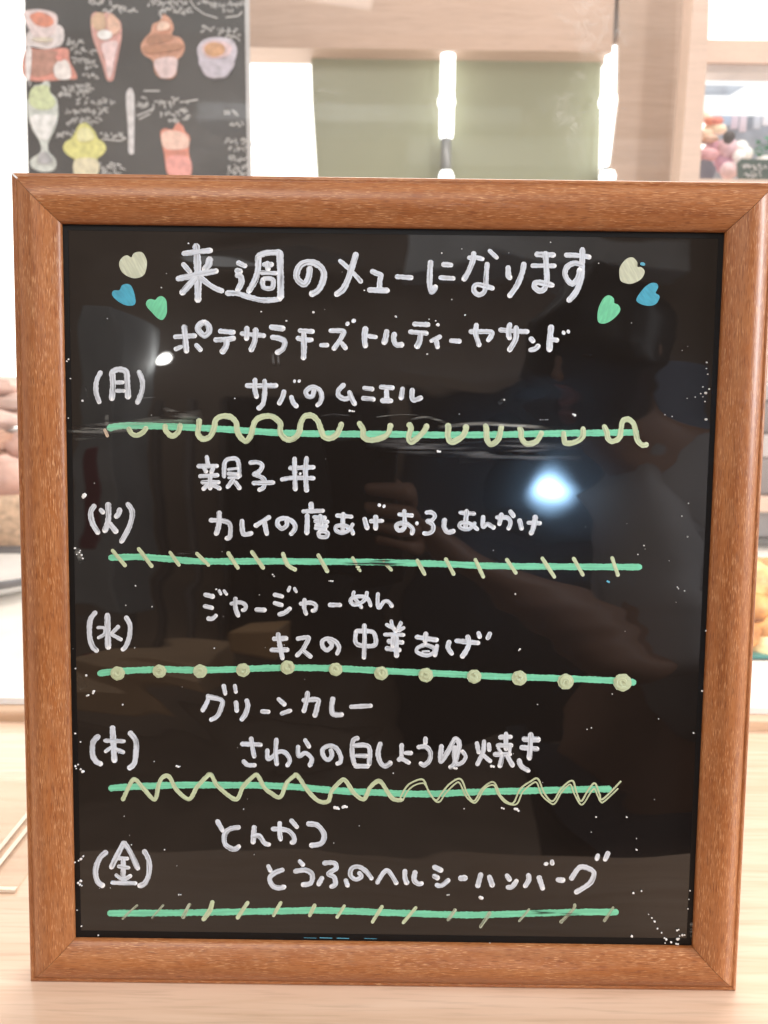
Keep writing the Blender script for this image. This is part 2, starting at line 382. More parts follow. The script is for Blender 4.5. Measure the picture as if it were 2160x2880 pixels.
class Marks(MB):
    def __init__(s): super().__init__(); s.dab = []
    def ribbon(s, P, wd, z, rnd, dabs=(.25, 1.0), thick=.00003):
        P = smooth_path(P)
        def ext(a, b, d):
            l = math.dist(a, b) or 1; return (a[0]+(a[0]-b[0])/l*d, a[1]+(a[1]-b[1])/l*d)
        e = wd*.30
        P = [ext(P[0], P[1], e*(3-k)/3) for k in range(3)] + P + [ext(P[-1], P[-2], e*(k+1)/3) for k in range(3)]
        S = [0]
        for a, b in zip(P, P[1:]): S.append(S[-1]+math.dist(a, b))
        L = S[-1]; n = len(P); vs = []; uvs = []; fs = []
        ph = [rnd.uniform(0, 6.28) for _ in range(4)]; uo = rnd.uniform(0, 4000); vo = rnd.uniform(0, 50)
        for i, p in enumerate(P):
            a = P[max(0, i-1)]; b = P[min(n-1, i+1)]; l = math.dist(a, b) or 1
            tx, ty = (b[0]-a[0])/l, (b[1]-a[1])/l; nx_, ny_ = -ty, tx
            d = min(S[i], L-S[i]); hw = wd/2
            cap = math.sqrt(max(0, 1-((hw-d)/hw)**2)) if d < hw else 1
            cap = max(cap, .42)
            j = 1 + .05*math.sin(S[i]*.11+ph[0]) + .035*math.sin(S[i]*.43+ph[1])
            for q, hgt in ((-1, .15), (-.78, 1), (0, .7), (.78, 1), (1, .15)):
                rag = 1 + rnd.uniform(-.07, .07) if abs(q) == 1 else 1
                ofs = q*hw*cap*j*rag
                x, zz = onsheet(p[0]+nx_*ofs, p[1]+ny_*ofs)
                vs.append((x, YS - .00006 - z - thick*hgt, zz)); uvs.append((S[i]+uo, q+vo))
                s0, s1 = S[i]/wd, (L-S[i])/wd
                s.dab.append(max(dabs[0]*max(0, 1-s0*1.3), dabs[1]*max(0, min(1, 1.25-s1*1.5))))
        for i in range(n-1):
            for k in range(4): fs.append((i*5+k, i*5+k+1, (i+1)*5+k+1, (i+1)*5+k))
        s.add(vs, fs, uvs, True)
    def poly(s, P, z, thick=.00003, dab=0.):
        c = (sum(p[0] for p in P)/len(P), sum(p[1] for p in P)/len(P)); n = len(P)
        vs = []; uvs = []
        for f, h in ((1, .1), (.94, 1), (.5, .8)):
            for p in P:
                q = (c[0]+(p[0]-c[0])*f, c[1]+(p[1]-c[1])*f); x, zz = onsheet(*q)
                vs.append((x, YS-.00006-z-thick*h, zz)); uvs.append(q)
        x, zz = onsheet(*c); vs.append((x, YS-.00006-z-thick*.8, zz)); uvs.append(c)
        fs = []
        for j in range(2):
            for k in range(n): fs.append((j*n+k, j*n+(k+1) % n, (j+1)*n+(k+1) % n, (j+1)*n+k))
        for k in range(n): fs.append((2*n+k, 2*n+(k+1) % n, 3*n))
        s.add(vs, fs, uvs, True); s.dab += [dab]*len(vs)
    def build(s, *a, **k):
        o = super().build(*a, **k)
        at_ = o.data.attributes.new('dab', 'FLOAT', 'POINT')
        for i, q in enumerate(s.dab): at_.data[i].value = q
        return o
STROKES = """T 300 670
来|60 752,62 760,140 765,240 768,400 768,525;45 645,130 730,120 830,108 880,103;42 643,217 705,290;58 868,172 858,220 822,268;50 597,342 700,320 800,298 928,276;54 745,335 690,400 632,463;46 790,330 850,382 920,425 975,445
週|42 1103,205 1170,236;50 1092,272 1130,285;50 1095,312 1130,325 1133,380 1100,440;46 1010,462 1100,465 1180,490 1300,520 1400,520 1465,508;52 1275,150 1275,250 1250,350 1195,450;50 1275,150 1340,125 1460,120;58 1460,120 1462,250 1465,400 1465,500;44 1322,222 1395,222;44 1352,205 1360,265;38 1300,290 1430,296;42 1322,345 1322,412 1392,418 1398,350 1322,345
T 800 670
の|54 210,250 200,330 165,385 110,350 100,290 140,220 220,202 300,240 330,310 305,400 270,445 222,472
メ|38 462,188 550,265 645,368;52 600,132 570,230 535,340 490,430 432,474
ュ|44 732,277 775,295 812,312 802,350 797,415;48 708,435 780,437 870,440
ー|42 940,323 1010,328 1070,332
に|48 1228,197 1222,300 1222,400 1240,452 1272,405;44 1332,220 1405,225;40 1307,331 1425,338
な|38 1547,165 1600,160 1670,175;46 1592,122 1580,200 1542,290 1507,348;36 1722,102 1788,166;42 1705,212 1698,300 1693,390 1680,450 1640,475 1602,455 1592,415 1620,390 1680,400 1755,422
T 1330 670
り|48 292,242 295,320 312,328;46 425,212 410,290 370,390 302,488
ま|46 527,135 680,140;38 492,230 688,232;48 605,122 615,250 617,370 592,430 552,440 512,405 530,372 600,380 668,395
す|42 775,140 900,146 980,158;50 918,90 915,220 908,330 870,440 802,525;46 908,222 850,210 790,240 770,300 800,360 838,380 880,330 895,260
T 450 880
ポ|42 122,200 298,190;50 203,112 212,220 222,325;38 180,283 127,305;42 302,267 343,313;50 365,75 322,110 327,150 375,190 415,150 403,100 368,75
テ|42 500,152 623,162;44 462,226 550,222 625,212;52 562,235 555,280 522,330
サ|40 683,172 780,182 880,190;46 730,122 728,220;46 805,135 795,240 765,315
ラ|50 932,118 1040,130;46 940,202 1010,215 1050,240 1035,300 982,335
チ|40 1172,147 1290,155;42 1155,210 1225,225 1280,225;48 1210,172 1212,280 1208,382
ー|38 1352,270 1413,270
ズ|42 1432,147 1540,152 1530,200 1500,250 1462,303;42 1530,252 1565,298;44 1576,88 1580,92;44 1628,62 1633,68
T 1000 880
ト|50 80,125 72,200 80,280;38 105,193 172,202
ル|48 260,150 250,210 236,253;46 325,172 318,220 340,265 393,265
デ|42 487,92 613,97;40 452,157 600,170;50 545,182 535,240 512,285;28 688,97 692,99
ィ|38 713,196 632,235;42 677,232 688,290
ー|42 798,232 878,236
ヤ|42 962,155 1070,155 1143,160 1140,190 1112,230;44 1015,95 1012,180 1040,273
サ|40 1212,140 1350,152 1450,155;46 1298,92 1285,150 1295,213;46 1350,117 1345,220 1292,313
ン|46 1472,212 1495,238;42 1467,310 1510,300 1540,272
T 1280 880
ド|52 805,112 795,220 791,312;40 802,218 860,228;42 908,166 913,164;40 947,156 951,154
T 230 1010
（|42 160,107 125,180 120,270 148,363
月|50 255,105 262,220 252,335;50 255,105 310,84 370,102 382,180 390,322;34 287,195 350,193;32 292,265 360,265
）|42 480,102 510,180 505,270 467,368
T 680 1040
サ|42 37,130 160,132 293,130;42 110,77 108,160 125,230;42 190,87 192,180 178,280 137,325
バ|42 355,177 340,230 312,283;40 415,222 430,270 463,308;32 440,93 445,94;32 480,90 484,95
の|40 608,170 592,220 555,220 538,180 590,143 650,163 672,215 660,270 632,298
ム|42 860,122 815,170 815,215 860,242 905,230 912,190;42 905,182 925,240 953,288
ニ|40 1027,150 1103,160;42 1017,236 1113,246
エ|42 1167,142 1273,150;44 1218,170 1220,240;44 1177,256 1260,258
ル|42 1355,152 1340,240;42 1435,162 1440,250 1513,232
T 530 1260
親|38 153,67 165,150;38 78,150 243,148;36 132,165 150,200;36 208,165 190,205;36 93,235 248,225;36 112,285 258,285;40 180,240 182,340;36 165,300 122,345;36 210,310 268,340;38 300,240 305,120 350,87 415,102 430,238;24 332,177 418,167;34 332,212 418,217;24 335,247 423,247;38 378,262 327,328;38 392,282 433,338
子|38 517,120 580,117 620,140 600,190 552,218 600,235 640,270 630,330 592,350;38 543,292 718,287
丼|38 852,165 1058,158;38 783,262 880,248 1058,250;42 893,82 895,200 900,348;42 995,77 985,200 995,358;24 938,210 943,214
カ|40 182,605 290,610 348,640 350,730 335,758 317,755;44 258,537 255,640 232,723
レ|42 450,607 462,718 533,714
イ|40 683,577 562,653;42 640,622 660,723
の|40 830,600 825,650 785,675 750,640 760,600 820,588 880,620 900,670 862,723
唐|44 1033,462 1035,518;36 962,530 1138,525;42 1000,560 1000,640 997,718;36 1055,578 1155,585;38 1065,612 1175,618;38 1072,650 1168,655;28 1065,672 1160,682;36 1110,562 1120,640;36 1100,705 1105,742 1160,745 1172,712 1130,697 1100,705
あ|36 1247,565 1378,575;38 1305,547 1300,620 1300,700;36 1385,637 1350,690 1290,710 1245,690 1247,655 1310,650 1370,680 1388,722
T 1000 1390
げ|42 72,200 98,285;36 122,222 228,220;44 168,182 168,288;34 195,85 202,90;36 236,96 240,98
お|36 362,165 478,175;38 410,132 412,250 400,290 360,300 340,262 380,240 440,250 480,290 472,330;38 512,240 518,241
ろ|36 592,150 640,150 665,180 640,215 602,222 648,250 650,300 615,325 572,325
し|42 750,207 745,270 775,315 828,305
あ|34 877,150 1003,160;40 935,132 928,220 925,285;34 1005,237 960,285 910,288 875,265 890,237 960,242 1028,293
ん|38 1075,182 1072,230 1075,272 1110,245 1140,263 1168,278
か|38 1187,190 1280,195 1305,240 1287,288;40 1230,162 1210,250;38 1302,137 1333,183
け|42 1380,212 1400,288;36 1452,235 1558,240;44 1515,182 1500,270 1477,328
T 230 1390
（|46 105,92 75,150 90,240 138,323
火|38 157,125 182,153;44 320,122 310,160 287,188;48 222,77 225,180 215,250 192,308;46 235,242 290,315
）|44 385,77 425,150 400,270 332,398
T 230 1640
（|44 115,242 70,310 65,440 90,530 128,568
水|50 215,262 218,400 222,542;28 132,372 188,375 190,425 137,458;34 310,360 252,420;34 247,427 333,473
）|40 372,282 405,350 400,450 370,530 342,558
T 560 1640
ジ|40 47,92 120,110;28 167,57 183,90;26 207,57 233,92;36 42,190 113,205;38 72,293 110,295 143,267
ャ|34 267,170 340,157 390,180 385,218 362,223;38 305,122 305,200 330,273
ー|38 477,219 558,222
ジ|38 632,92 703,108;30 763,27 750,63;28 802,37 820,70;36 632,162 700,182;38 672,260 720,245 768,207
ャ|36 852,170 940,160 985,185 975,223 952,228;36 888,132 885,200 903,258
ー|38 1097,179 1193,180
め|32 1305,67 1300,105 1340,160 1370,203;34 1415,72 1400,130 1350,170 1300,175 1277,140 1310,112 1390,110 1430,140 1447,188
ん|34 1508,82 1505,140 1515,203 1560,150 1600,155 1628,193
キ|42 627,465 738,462;42 607,560 748,558;40 665,422 680,520 703,633
ス|38 827,465 920,455 900,510 870,560 822,608;38 880,567 943,618
の|38 1095,480 1120,520 1080,560 1042,530 1042,482 1090,464 1150,490 1180,540 1162,593
中|38 1322,402 1330,508 1478,520 1480,430 1440,402 1322,400;38 1393,347 1395,480 1390,628
T 1000 1730
華|32 300,42 310,90 340,138;34 383,57 350,128;32 258,74 328,110;32 408,100 362,128;34 242,158 408,162;40 274,215 398,226;42 258,276 373,290;42 343,182 345,343;34 312,182 312,260
あ|42 512,180 688,205;42 592,147 586,220;34 590,242 522,272 522,310 600,335 658,310 658,272 590,244;38 687,250 667,338;18 562,302 620,300
げ|42 790,217 780,270 813,323;42 847,212 1038,230;42 945,172 955,240 930,300 897,348;38 1035,142 1048,183;38 1135,147 1112,193
T 230 1920
グ|38 1065,102 1060,150 1017,233;40 1072,115 1180,145 1175,210 1140,280 1087,310;36 1195,17 1210,93;34 1290,17 1300,78
リ|38 1300,157 1308,238;42 1390,142 1400,190 1380,260 1347,308
T 640 1920
ー|40 287,238 348,242
ン|38 427,132 483,183;36 452,258 533,230
カ|42 637,145 758,140 755,200 735,278;40 675,77 665,150 642,240
レ|44 888,127 878,200 890,260 968,265
ー|38 1037,200 1213,190
さ|40 117,513 283,520;38 198,462 210,550 225,623;38 132,657 170,690 233,692
わ|38 335,562 345,640 430,580 490,590 525,650 502,698;38 412,472 405,580 415,688
ら|36 652,477 690,540;38 595,532 600,612 660,590 710,640 692,698
の|38 870,562 880,610 850,648 812,620 802,560 860,527 920,552 955,620 950,668 922,680
白|40 1100,462 1057,490 1052,600 1072,688;40 1062,527 1190,537 1195,688;36 1082,610 1178,615;40 1075,700 1188,700
し|42 1290,507 1270,590 1290,670 1330,700 1378,670
T 230 1920
（|46 140,447 95,500 90,600 120,660 163,683
木|50 258,372 265,500 275,658;36 192,485 358,490;32 245,542 197,578;36 290,560 353,584
）|46 405,417 455,490 455,600 440,680 397,718
T 1080 2040
よ|38 150,157 147,265;38 177,229 233,230;40 122,288 150,278 213,313
う|40 350,102 350,150;40 287,180 350,177 390,220 385,290 340,330 307,315
ゆ|42 485,167 480,300 550,200 600,112 635,150 620,240 590,330 557,350;34 600,175 590,250 610,320 660,310 690,260 660,212
焼|36 783,142 800,228;38 845,127 840,200 820,260 787,328;38 885,152 890,208;38 842,252 900,300;42 977,97 1073,93;40 1030,62 1030,200;42 957,165 1078,165;40 932,240 1068,240;40 1000,252 977,343;40 1040,252 1088,338;28 962,182 990,230;28 1068,162 1060,218
き|48 1178,112 1308,116;42 1157,182 1298,195;44 1240,67 1235,160 1227,278;42 1140,287 1160,340 1223,380
T 230 2280
（|46 205,347 150,400 115,500 130,590 178,633
金|46 355,267 300,370 247,478;44 355,267 410,350 473,488;34 312,400 388,402;42 350,412 347,590;34 307,467 398,480;34 287,540 350,577 413,545;36 252,605 458,610
）|44 525,337 565,420 565,530 530,610 482,633
T 580 2280
と|40 92,82 140,168;42 278,137 200,152 155,200 160,280 230,323 278,297
ん|44 405,132 395,268;40 402,212 450,212 490,270 533,284
か|40 557,150 680,162 735,210 740,258 717,266;40 620,97 620,180 628,243;38 715,77 768,138
つ|44 857,107 940,122 995,200 970,273 882,290
と|38 522,462 543,508;42 648,497 580,522 535,570 560,630 610,650 663,640
う|38 787,422 820,458;42 747,510 840,500 895,540 880,610 812,623
ふ|40 992,440 1080,440 1095,485 1032,530 1080,560 1090,620 1052,640;40 980,562 947,623;40 1177,582 1195,633
の|38 1290,520 1310,555 1260,578 1217,540 1232,482 1290,472 1350,510 1398,573
ヘ|38 1442,608 1525,502 1608,613
T 1080 2360
ル|42 178,262 178,320 195,373;42 265,272 255,340 290,375 323,370
シ|44 422,232 488,263;44 422,307 458,328;40 442,385 490,388 548,342
ー|48 642,328 693,325
ハ|44 820,292 792,398;44 890,312 918,393
ン|42 1037,302 1065,343;40 1042,405 1085,398 1123,347
バ|42 1220,297 1225,340 1192,398;44 1310,317 1343,418;42 1369,203 1371,210;40 1420,182 1423,208
ー|48 1467,341 1518,345
T 1420 2360
グ|44 562,333 635,237 720,250 755,290 720,370 602,448;42 790,132 777,168;42 875,112 847,173
T 0 0
#divider_line@green@0|18.3 306,1203 330,1198 363,1196 430,1197 530,1201 663,1208 783,1216 913,1219 1113,1220 1233,1222 1400,1221 1533,1218 1753,1215 1790,1214
#divider_line@green@0|18 310,1567 397,1565 480,1571 563,1577 783,1577 867,1578 1033,1579 1253,1585 1383,1590 1583,1592 1800,1593
#divider_line@green@0|18 279,1893 313,1888 397,1883 463,1881 530,1883 630,1882 783,1877 927,1878 1113,1887 1267,1894 1400,1901 1567,1906 1733,1913 1784,1918
#divider_line@green@0|18.5 310,2216 363,2212 497,2207 630,2207 740,2208 840,2213 940,2222 1040,2227 1193,2232 1347,2226 1480,2223 1633,2219 1716,2218
#divider_line@green@0|18.5 307,2568 497,2567 783,2562 880,2560 980,2562 1133,2568 1313,2573 1447,2570 1633,2565 1736,2565
T 230 1010
#wave_mark@cream@1|42 395,580 420,625 465,640 515,615 545,575
#wave_mark@cream@1|45 703,555 708,600 760,645 815,610 830,550
#wave_mark@cream@1|48 990,510 985,570 980,630 1020,670 1080,650 1115,580 1130,510 1180,480 1250,485 1300,530 1310,600 1340,660 1385,688 1425,640 1445,560 1470,510 1530,480 1600,480 1660,520 1675,550 1675,620 1720,670 1780,670 1830,620 1845,540 1880,480 1940,475 1990,520 2015,590 2040,650 2090,665 2150,630 2190,540
#worn_tick@peach@1|28 192,592 218,648
T 680 1040
#wave_mark@cream@1|48 987,445 1020,500 1025,560 1080,590 1180,570 1235,530 1253,460
#wave_mark@cream@1|48 1405,455 1425,490 1405,560 1425,605 1480,570 1530,520 1560,465
T 1200 1100
#wave_mark@cream@1|50 175,280 180,310 175,380 210,425 290,385 325,330 328,290
#wave_mark@cream@1|48 490,285 500,310 505,400 540,445 600,400 628,290
#wave_mark@cream@1|46 780,305 795,340 795,390 840,440 920,420 968,345
#wave_mark@cream@1|46 1152,345 1155,400 1172,435 1250,425 1310,380 1315,308
T 1450 1100
#wave_mark@cream@1|46 742,290 765,340 775,390 810,420 870,390 885,320 900,250 945,234 990,270 1010,340 1025,410 1065,450 1105,446
T 230 1390
#slanted_tick@cream@1|32 257,468 368,600
#slanted_tick@cream@1|34 477,453 592,606
#slanted_tick@cream@1|30 742,483 822,596
#slanted_tick@cream@1|30 967,493 1072,596
#slanted_tick@cream@1|34 1232,488 1318,620
#slanted_tick@cream@1|34 1432,478 1532,620
T 700 1530
#slanted_tick@cream@1|36 285,73 325,170 393,213
#slanted_tick@cream@1|34 582,85 663,230
#slanted_tick@cream@1|28 872,108 905,165;20 905,188 930,190;16 915,208 940,210;18 930,222 942,224
#slanted_tick@cream@1|28 1135,135 1140,138;28 1155,165 1203,217
#slanted_tick@cream@1|34 1417,130 1483,252
T 1250 1530
#slanted_tick@cream@1|32 7,118 78,252
#slanted_tick@cream@1|32 257,123 328,276
#slanted_tick@cream@1|32 522,123 603,242
#slanted_tick@cream@1|34 822,112 928,276
#slanted_tick@cream@1|32 1086,113 1168,258
#slanted_tick@cream@1|32 1411,108 1463,261
T 230 2280
#slanted_tick@worncream@1|20 468,795 342,910
#slanted_tick@worncream@1|18 688,793 592,905
#slanted_tick@worncream@1|34 912,788 852,900
#slanted_tick@cream@1|40 1103,765 1080,840 1025,918
#slanted_tick@cream@1|34 1402,770 1312,905
T 580 2280
#slanted_tick@cream@1|30 632,770 567,885
#slanted_tick@cream@1|32 918,792 872,885
#slanted_tick@cream@1|28 1168,798 1103,900
#slanted_tick@cream@1|30 1487,803 1402,940
T 1080 2360
#slanted_tick@cream@1|28 273,573 162,706
#slanted_tick@worncream@1|30 605,592 542,682
#slanted_tick@worncream@1|32 898,618 817,740
#slanted_tick@worncream@1|22 1227,588 1142,690
#slanted_tick@worncream@1|28 1613,548 1600,590 1493,700
T 1420 2360
#slanted_tick@worncream@1|26 918,573 842,690
T 640 1920
#zigzag_mark@cream@1|36 -885,985 -810,830 -770,820 -700,900 -615,980 -580,850 -545,792 -492,790 -430,900 -325,978 -260,880 -180,792 -140,772 -80,870 68,980 130,875 215,788 255,780 310,880 370,930 445,960 500,840 560,785 590,780 680,910 770,995 850,995 880,910 960,822 1000,827 1070,930 1150,978 1200,885 1260,830 1300,840 1380,960 1430,985 1470,985
T 1080 2040
#zigzag_mark@cream@1|15 133,620 175,535 230,480 330,455 380,560 440,628 490,565 560,485 648,450 705,575 762,633 830,530 925,475 990,595 1085,655 1150,535 1235,470 1300,448 1355,570 1425,635 1500,525 1590,463 1625,560 1665,635 1725,540 1780,485 1820,575 1848,618 2000,468;13 160,630 200,550 260,500 322,484 350,500 420,620 470,640 520,570 600,490 640,484 690,590 752,648 790,630 850,530 925,500 965,580 1030,650 1120,660 1170,560 1240,495 1290,480 1330,580 1405,650 1445,652 1500,560 1570,495 1600,560 1655,658 1690,650 1740,570 1775,530 1800,580 1830,640 1862,636 1975,530"""
TX = TY = 0; SCL = 3.0
rnd = random.Random(3)
for line in STROKES.strip().split('\n'):
    if line.startswith('T '):
        _, a, b = line.split(); TX, TY = float(a), float(b); SCL = 1.0 if (TX, TY) == (0, 0) else 3.0; continue
    head, body = line.split('|')
    if head[0] == '#':
        nm, mt, lv = head[1:].split('@'); base = .00012*int(lv); lab = None
    else:
        nm, mt, base, lab = 'handwritten_character', 'white', .0, 'white handwritten character ' + head
    mk = Marks()
    for k, s_ in enumerate(body.split(';')):
        parts = s_.split(); wd = float(parts[0])/SCL
        P = [tuple(float(c) for c in q.split(',')) for q in parts[1:]]
        P = [(TX+x/SCL, TY+y/SCL) for x, y in P]
        mk.ribbon(P, wd, base + .000012*k, rnd)
    mk.build(nm, M[mt], sheet, label=lab)
# dots on the third line: each a blob of paint dabbed round and round
for (u, v, r, rough) in ((331, 1892, 20.5, .1), (448.5, 1886, 19.5, .1), (563, 1886, 20, .1), (683.5, 1882.7, 20, .12), (808.5, 1875, 20.5, .05), (944, 1880.7, 19.5, .3),
                  (1072, 1891.7, 20, .3), (1197.5, 1896.7, 21, .4), (1333.5, 1900.7, 20.5, .4), (1460.5, 1905, 22, .4), (1590.7, 1915, 23, .3), (1750.7, 1917.5, 26, .5)):
    mk = Marks(); n = 22; ph = rnd.uniform(0, 6)
    mk.poly([(u+r*math.cos(2*math.pi*k/n)*(1+.05*math.sin(3*k+ph)), v+r*.96*math.sin(2*math.pi*k/n)*(1+.05*math.sin(2*k+ph))) for k in range(n)], .00025)
    for q in range(2):
        a0 = rnd.uniform(0, 6); rr = r*(.62-.3*q)
        mk.ribbon([(u+rr*math.cos(a0+t*.8), v+rr*math.sin(a0+t*.8)) for t in range(6)], r*.42, .00042+.00004*q, rnd, (0, .4), .0001)
    mk.build('dot_mark', M['cream'], sheet)
# hearts
def heart(TX, TY, txt, mt, lab):
    P = [tuple(float(c) for c in q.split(',')) for q in txt.split()]
    P = [(TX+x/3, TY+y/3) for x, y in P]; P.append(P[0])
    Q = smooth_path([P[0]]+P[1:], 4)
    mk = Marks(); mk.poly(Q[:-1], .0); mk.build('heart_mark', M[mt], sheet, label=lab)
heart(300, 670, '208,162 225,130 265,115 305,125 335,180 338,230 320,300 280,330 225,337 165,315 125,280 105,230 110,190 140,155 175,145', 'creamheart', 'pale cream heart at the upper left of the title')
heart(300, 670, '108,437 125,400 160,385 200,395 225,440 240,500 242,545 220,567 160,565 100,535 55,495 43,465 60,440', 'blueheart', 'blue heart left of the title')
heart(300, 670, '408,520 430,497 465,488 500,520 508,600 500,650 470,688 430,675 380,625 340,580 330,550 345,520 375,512', 'greenheart', 'green heart below the left end of the title')
heart(1330, 670, '1382,240 1380,200 1350,165 1320,160 1280,180 1240,230 1228,280 1240,355 1290,380 1340,380 1410,345 1442,290 1430,255 1404,240', 'creamheart', 'pale cream heart at the upper right of the title')
heart(1330, 670, '1535,460 1557,410 1545,380 1500,375 1450,405 1410,450 1375,505 1380,535 1430,560 1490,568 1540,550 1568,500 1560,475', 'blueheart', 'blue heart right of the title')
heart(1330, 670, '1187,545 1185,510 1160,485 1130,480 1095,505 1060,570 1045,640 1050,700 1080,718 1130,710 1190,670 1235,615 1235,580 1215,555', 'greenheart', 'green heart below the right end of the title')
# dried flecks of paint
FL = []
def fl(TX, TY, s, pts):
    for q in pts.split():
        a = q.split(','); FL.append((TX+float(a[0])/s, TY+float(a[1])/s, float(a[2])/s/2))
fl(300, 670, 3, '690,46,14 1303,620,14 462,418,12 505,299,6 8,678,8')
fl(800, 670, 3, '240,624,24 935,661,22 670,440,14 1490,92,10 1322,127,14 1407,516,12 1517,648,14 13,697,20')
fl(1330, 670, 3, '647,36,12 296,125,6 1052,211,10 1330,713,9')
fl(1000, 880, 3, '336,31,20 600,346,16 615,53,12 670,66,14 690,100,32 917,17,16')
fl(680, 1040, 3, '908,343,24 930,346,22 945,348,14 -60,240,12')
fl(1200, 1100, 3, '90,503,26 108,507,26 955,238,10 975,238,9 1000,237,9 1015,237,9 1232,192,20 1245,200,26 272,190,8 650,70,16')
fl(1450, 1100, 3, '1598,12,26 1555,18,12 1508,46,9 1573,44,9 1590,84,12 1440,57,8 1600,235,26 1253,195,10 1314,210,10')
fl(700, 1530, 3, '200,252,14 212,266,14 690,306,16 705,307,16 675,306,12')
fl(1250, 1530, 3, '410,48,8 1628,82,12')
fl(1200, 1200, 1.701, '423,797,9 866,737,6 1037,565,7 948,975,4 887,1275,6 530,1325,6 787,1437,7 767,1444,6 811,1864,9 957,1864,9 788,1936,5 1005,1967,5 1005,2022,6 1090,1780,4 1245,523,7 1250,363,5 1198,765,5 1203,772,5 1232,782,5 1110,1394,4 1278,1462,8 445,1060,10 440,1066,8')
fl(640, 1920, 3, '905,1048,30 925,1052,34 940,1058,18 975,1045,28 990,1040,34 1005,1043,22 1398,758,12 137,1061,10')
fl(230, 1920, 3, '800,697,18 815,703,22 830,700,10 612,658,10 346,178,16 105,65,18 98,82,20 45,104,16 60,98,14')
fl(1080, 2040, 3, '595,355,26 610,358,24 905,338,28 925,342,24 995,690,18 1012,697,18 1105,698,26 1122,702,30 1135,714,22 676,697,10')
fl(1080, 2360, 3, '535,466,14 550,464,12 815,488,36 826,491,34 895,875,16')
fl(230, 2280, 3, '820,703,14 838,704,10 699,323,12 420,282,10 359,40,8 803,459,6 140,1047,9 243,645,6')
fl(230, 1640, 3, '455,17,14 594,193,12 373,181,10 447,540,10 1118,543,12 1499,93,10 1135,47,18')
fl(580, 2280, 3, '1292,121,8 406,365,8 1077,267,8')
fl(1420, 2360, 3, '1112,85,18 1087,450,22 1155,432,16 1075,815,24 1290,750,16 1265,690,20 1243,660,14 1215,630,10 1325,785,12 1350,830,14 1365,842,22 1405,865,20 1460,840,24 1470,835,16 1450,880,18 1465,882,18 1500,805,20 1455,765,18 1468,758,14 1520,805,14 1565,430,14 1555,503,9 1548,583,12 1478,812,12 1355,872,10')
fl(1800, 1000, 2.011, '372,37,11 370,71,7 377,103,8 350,175,8 386,187,12 366,209,15 337,213,7 306,233,5 262,240,4 368,357,15 136,332,5 177,341,6 270,832,7 233,904,7 265,1020,9 209,1306,9 215,1314,7 249,1326,7 371,1552,11 350,1893,12 104,2050,6 303,2130,12 20,1070,8')
fl(0, 900, 2.01, '468,455,14 400,330,8 388,553,8 478,990,30 472,998,22 390,222,12 380,232,10 425,1287,12 450,1310,10 462,1325,12 470,1345,12 435,1322,8 455,1300,8 535,920,6 428,1966,10 488,2005,14 530,2098,18 498,2118,14')
fl(0, 1900, 2.257, '596,95,20 558,122,14 478,363,14 512,416,10 525,605,24 513,590,14 480,570,16 497,560,12 485,585,10 530,1142,14 515,1160,18 475,1182,12 500,1170,12 513,1300,18 508,1322,16 497,1312,16 520,1330,10 625,1645,10 490,1485,8 518,1587,12 516,2300,0.1')
for k in range(26):
    u = rnd.uniform(200, 1940); v = rnd.uniform(700, 2600); FL.append((u, v, rnd.uniform(.5, 1.1)))
mk = Marks()
for (u, v, r) in FL:
    r = max(r, .6); n = 7; a0 = rnd.uniform(0, 6)
    mk.poly([(u+r*math.cos(a0+2*math.pi*k/n)*rnd.uniform(.7, 1.2), v+r*math.sin(a0+2*math.pi*k/n)*rnd.uniform(.65, 1.1)) for k in range(n)], .00032, .0003)
mk.build('paint_fleck', M['fleck'], sheet, kind='stuff')
# traces of blue paint at the foot of the sheet
mk = Marks()
for a in ((855, 2635, 890, 2636, 1.2), (900, 2635, 935, 2636, 2.2), (948, 2636, 982, 2637, 2.2), (1025, 2637, 1060, 2638, 1.2), (1706, 1632, 1712, 1635, 6), (1800, 742, 1808, 744, 9)):
    mk.ribbon([(a[0], a[1]), (a[2], a[3])], a[4], .0007, rnd)
mk.build('blue_trace', M['bluefleck'], sheet)
# wiped smears of old paint
SM = [smear_mat('grey_wiped_smear', (.60, .60, .56), .42, .70, .55), smear_mat('faint_wiped_smear', (.55, .56, .58), .46, .72, .28),
      smear_mat('green_wiped_smear', (.30, .50, .36), .40, .70, .5), smear_mat('dark_scrape', (.01, .01, .01), .50, .56, 1.0, 60, 900)]
def smear(pts, wd, mt, z=.0004):
    mk = Marks(); P = smooth_path(pts, 8)
    n = len(P); vs = []; uvs = []; fs = []
    for i, p in enumerate(P):
        a = P[max(0, i-1)]; b = P[min(n-1, i+1)]; l = math.dist(a, b) or 1; nx_, ny_ = -(b[1]-a[1])/l, (b[0]-a[0])/l
        for q in (-1, -.5, 0, .5, 1):
            x, zz = onsheet(p[0]+nx_*q*wd/2, p[1]+ny_*q*wd/2); vs.append((x, YS-z, zz)); uvs.append((x, zz))
            mk.dab.append((1-abs(q)**2)*max(0, min(1, 4*i/n, 4*(n-1-i)/n)))
    for i in range(n-1):
        for k in range(4): fs.append((i*5+k, i*5+k+1, (i+1)*5+k+1, (i+1)*5+k))
    mk.add(vs, fs, uvs); mk.build('wiped_smear', SM[mt], sheet)
smear([(185, 1215), (280, 1205), (380, 1195), (470, 1180), (570, 1165)], 34, 0)
smear([(205, 1222), (250, 1215), (310, 1210)], 40, 0, .00042)
smear([(300, 1165), (302, 1200)], 14, 0, .00044)
smear([(340, 1195), (440, 1190), (560, 1180)], 26, 2, .00045)
smear([(455, 1145), (490, 1157), (530, 1170)], 12, 0, .00046)
smear([(900, 1168), (940, 1164), (985, 1168)], 5, 1)
smear([(1150, 1180), (1200, 1172), (1260, 1190)], 8, 0)
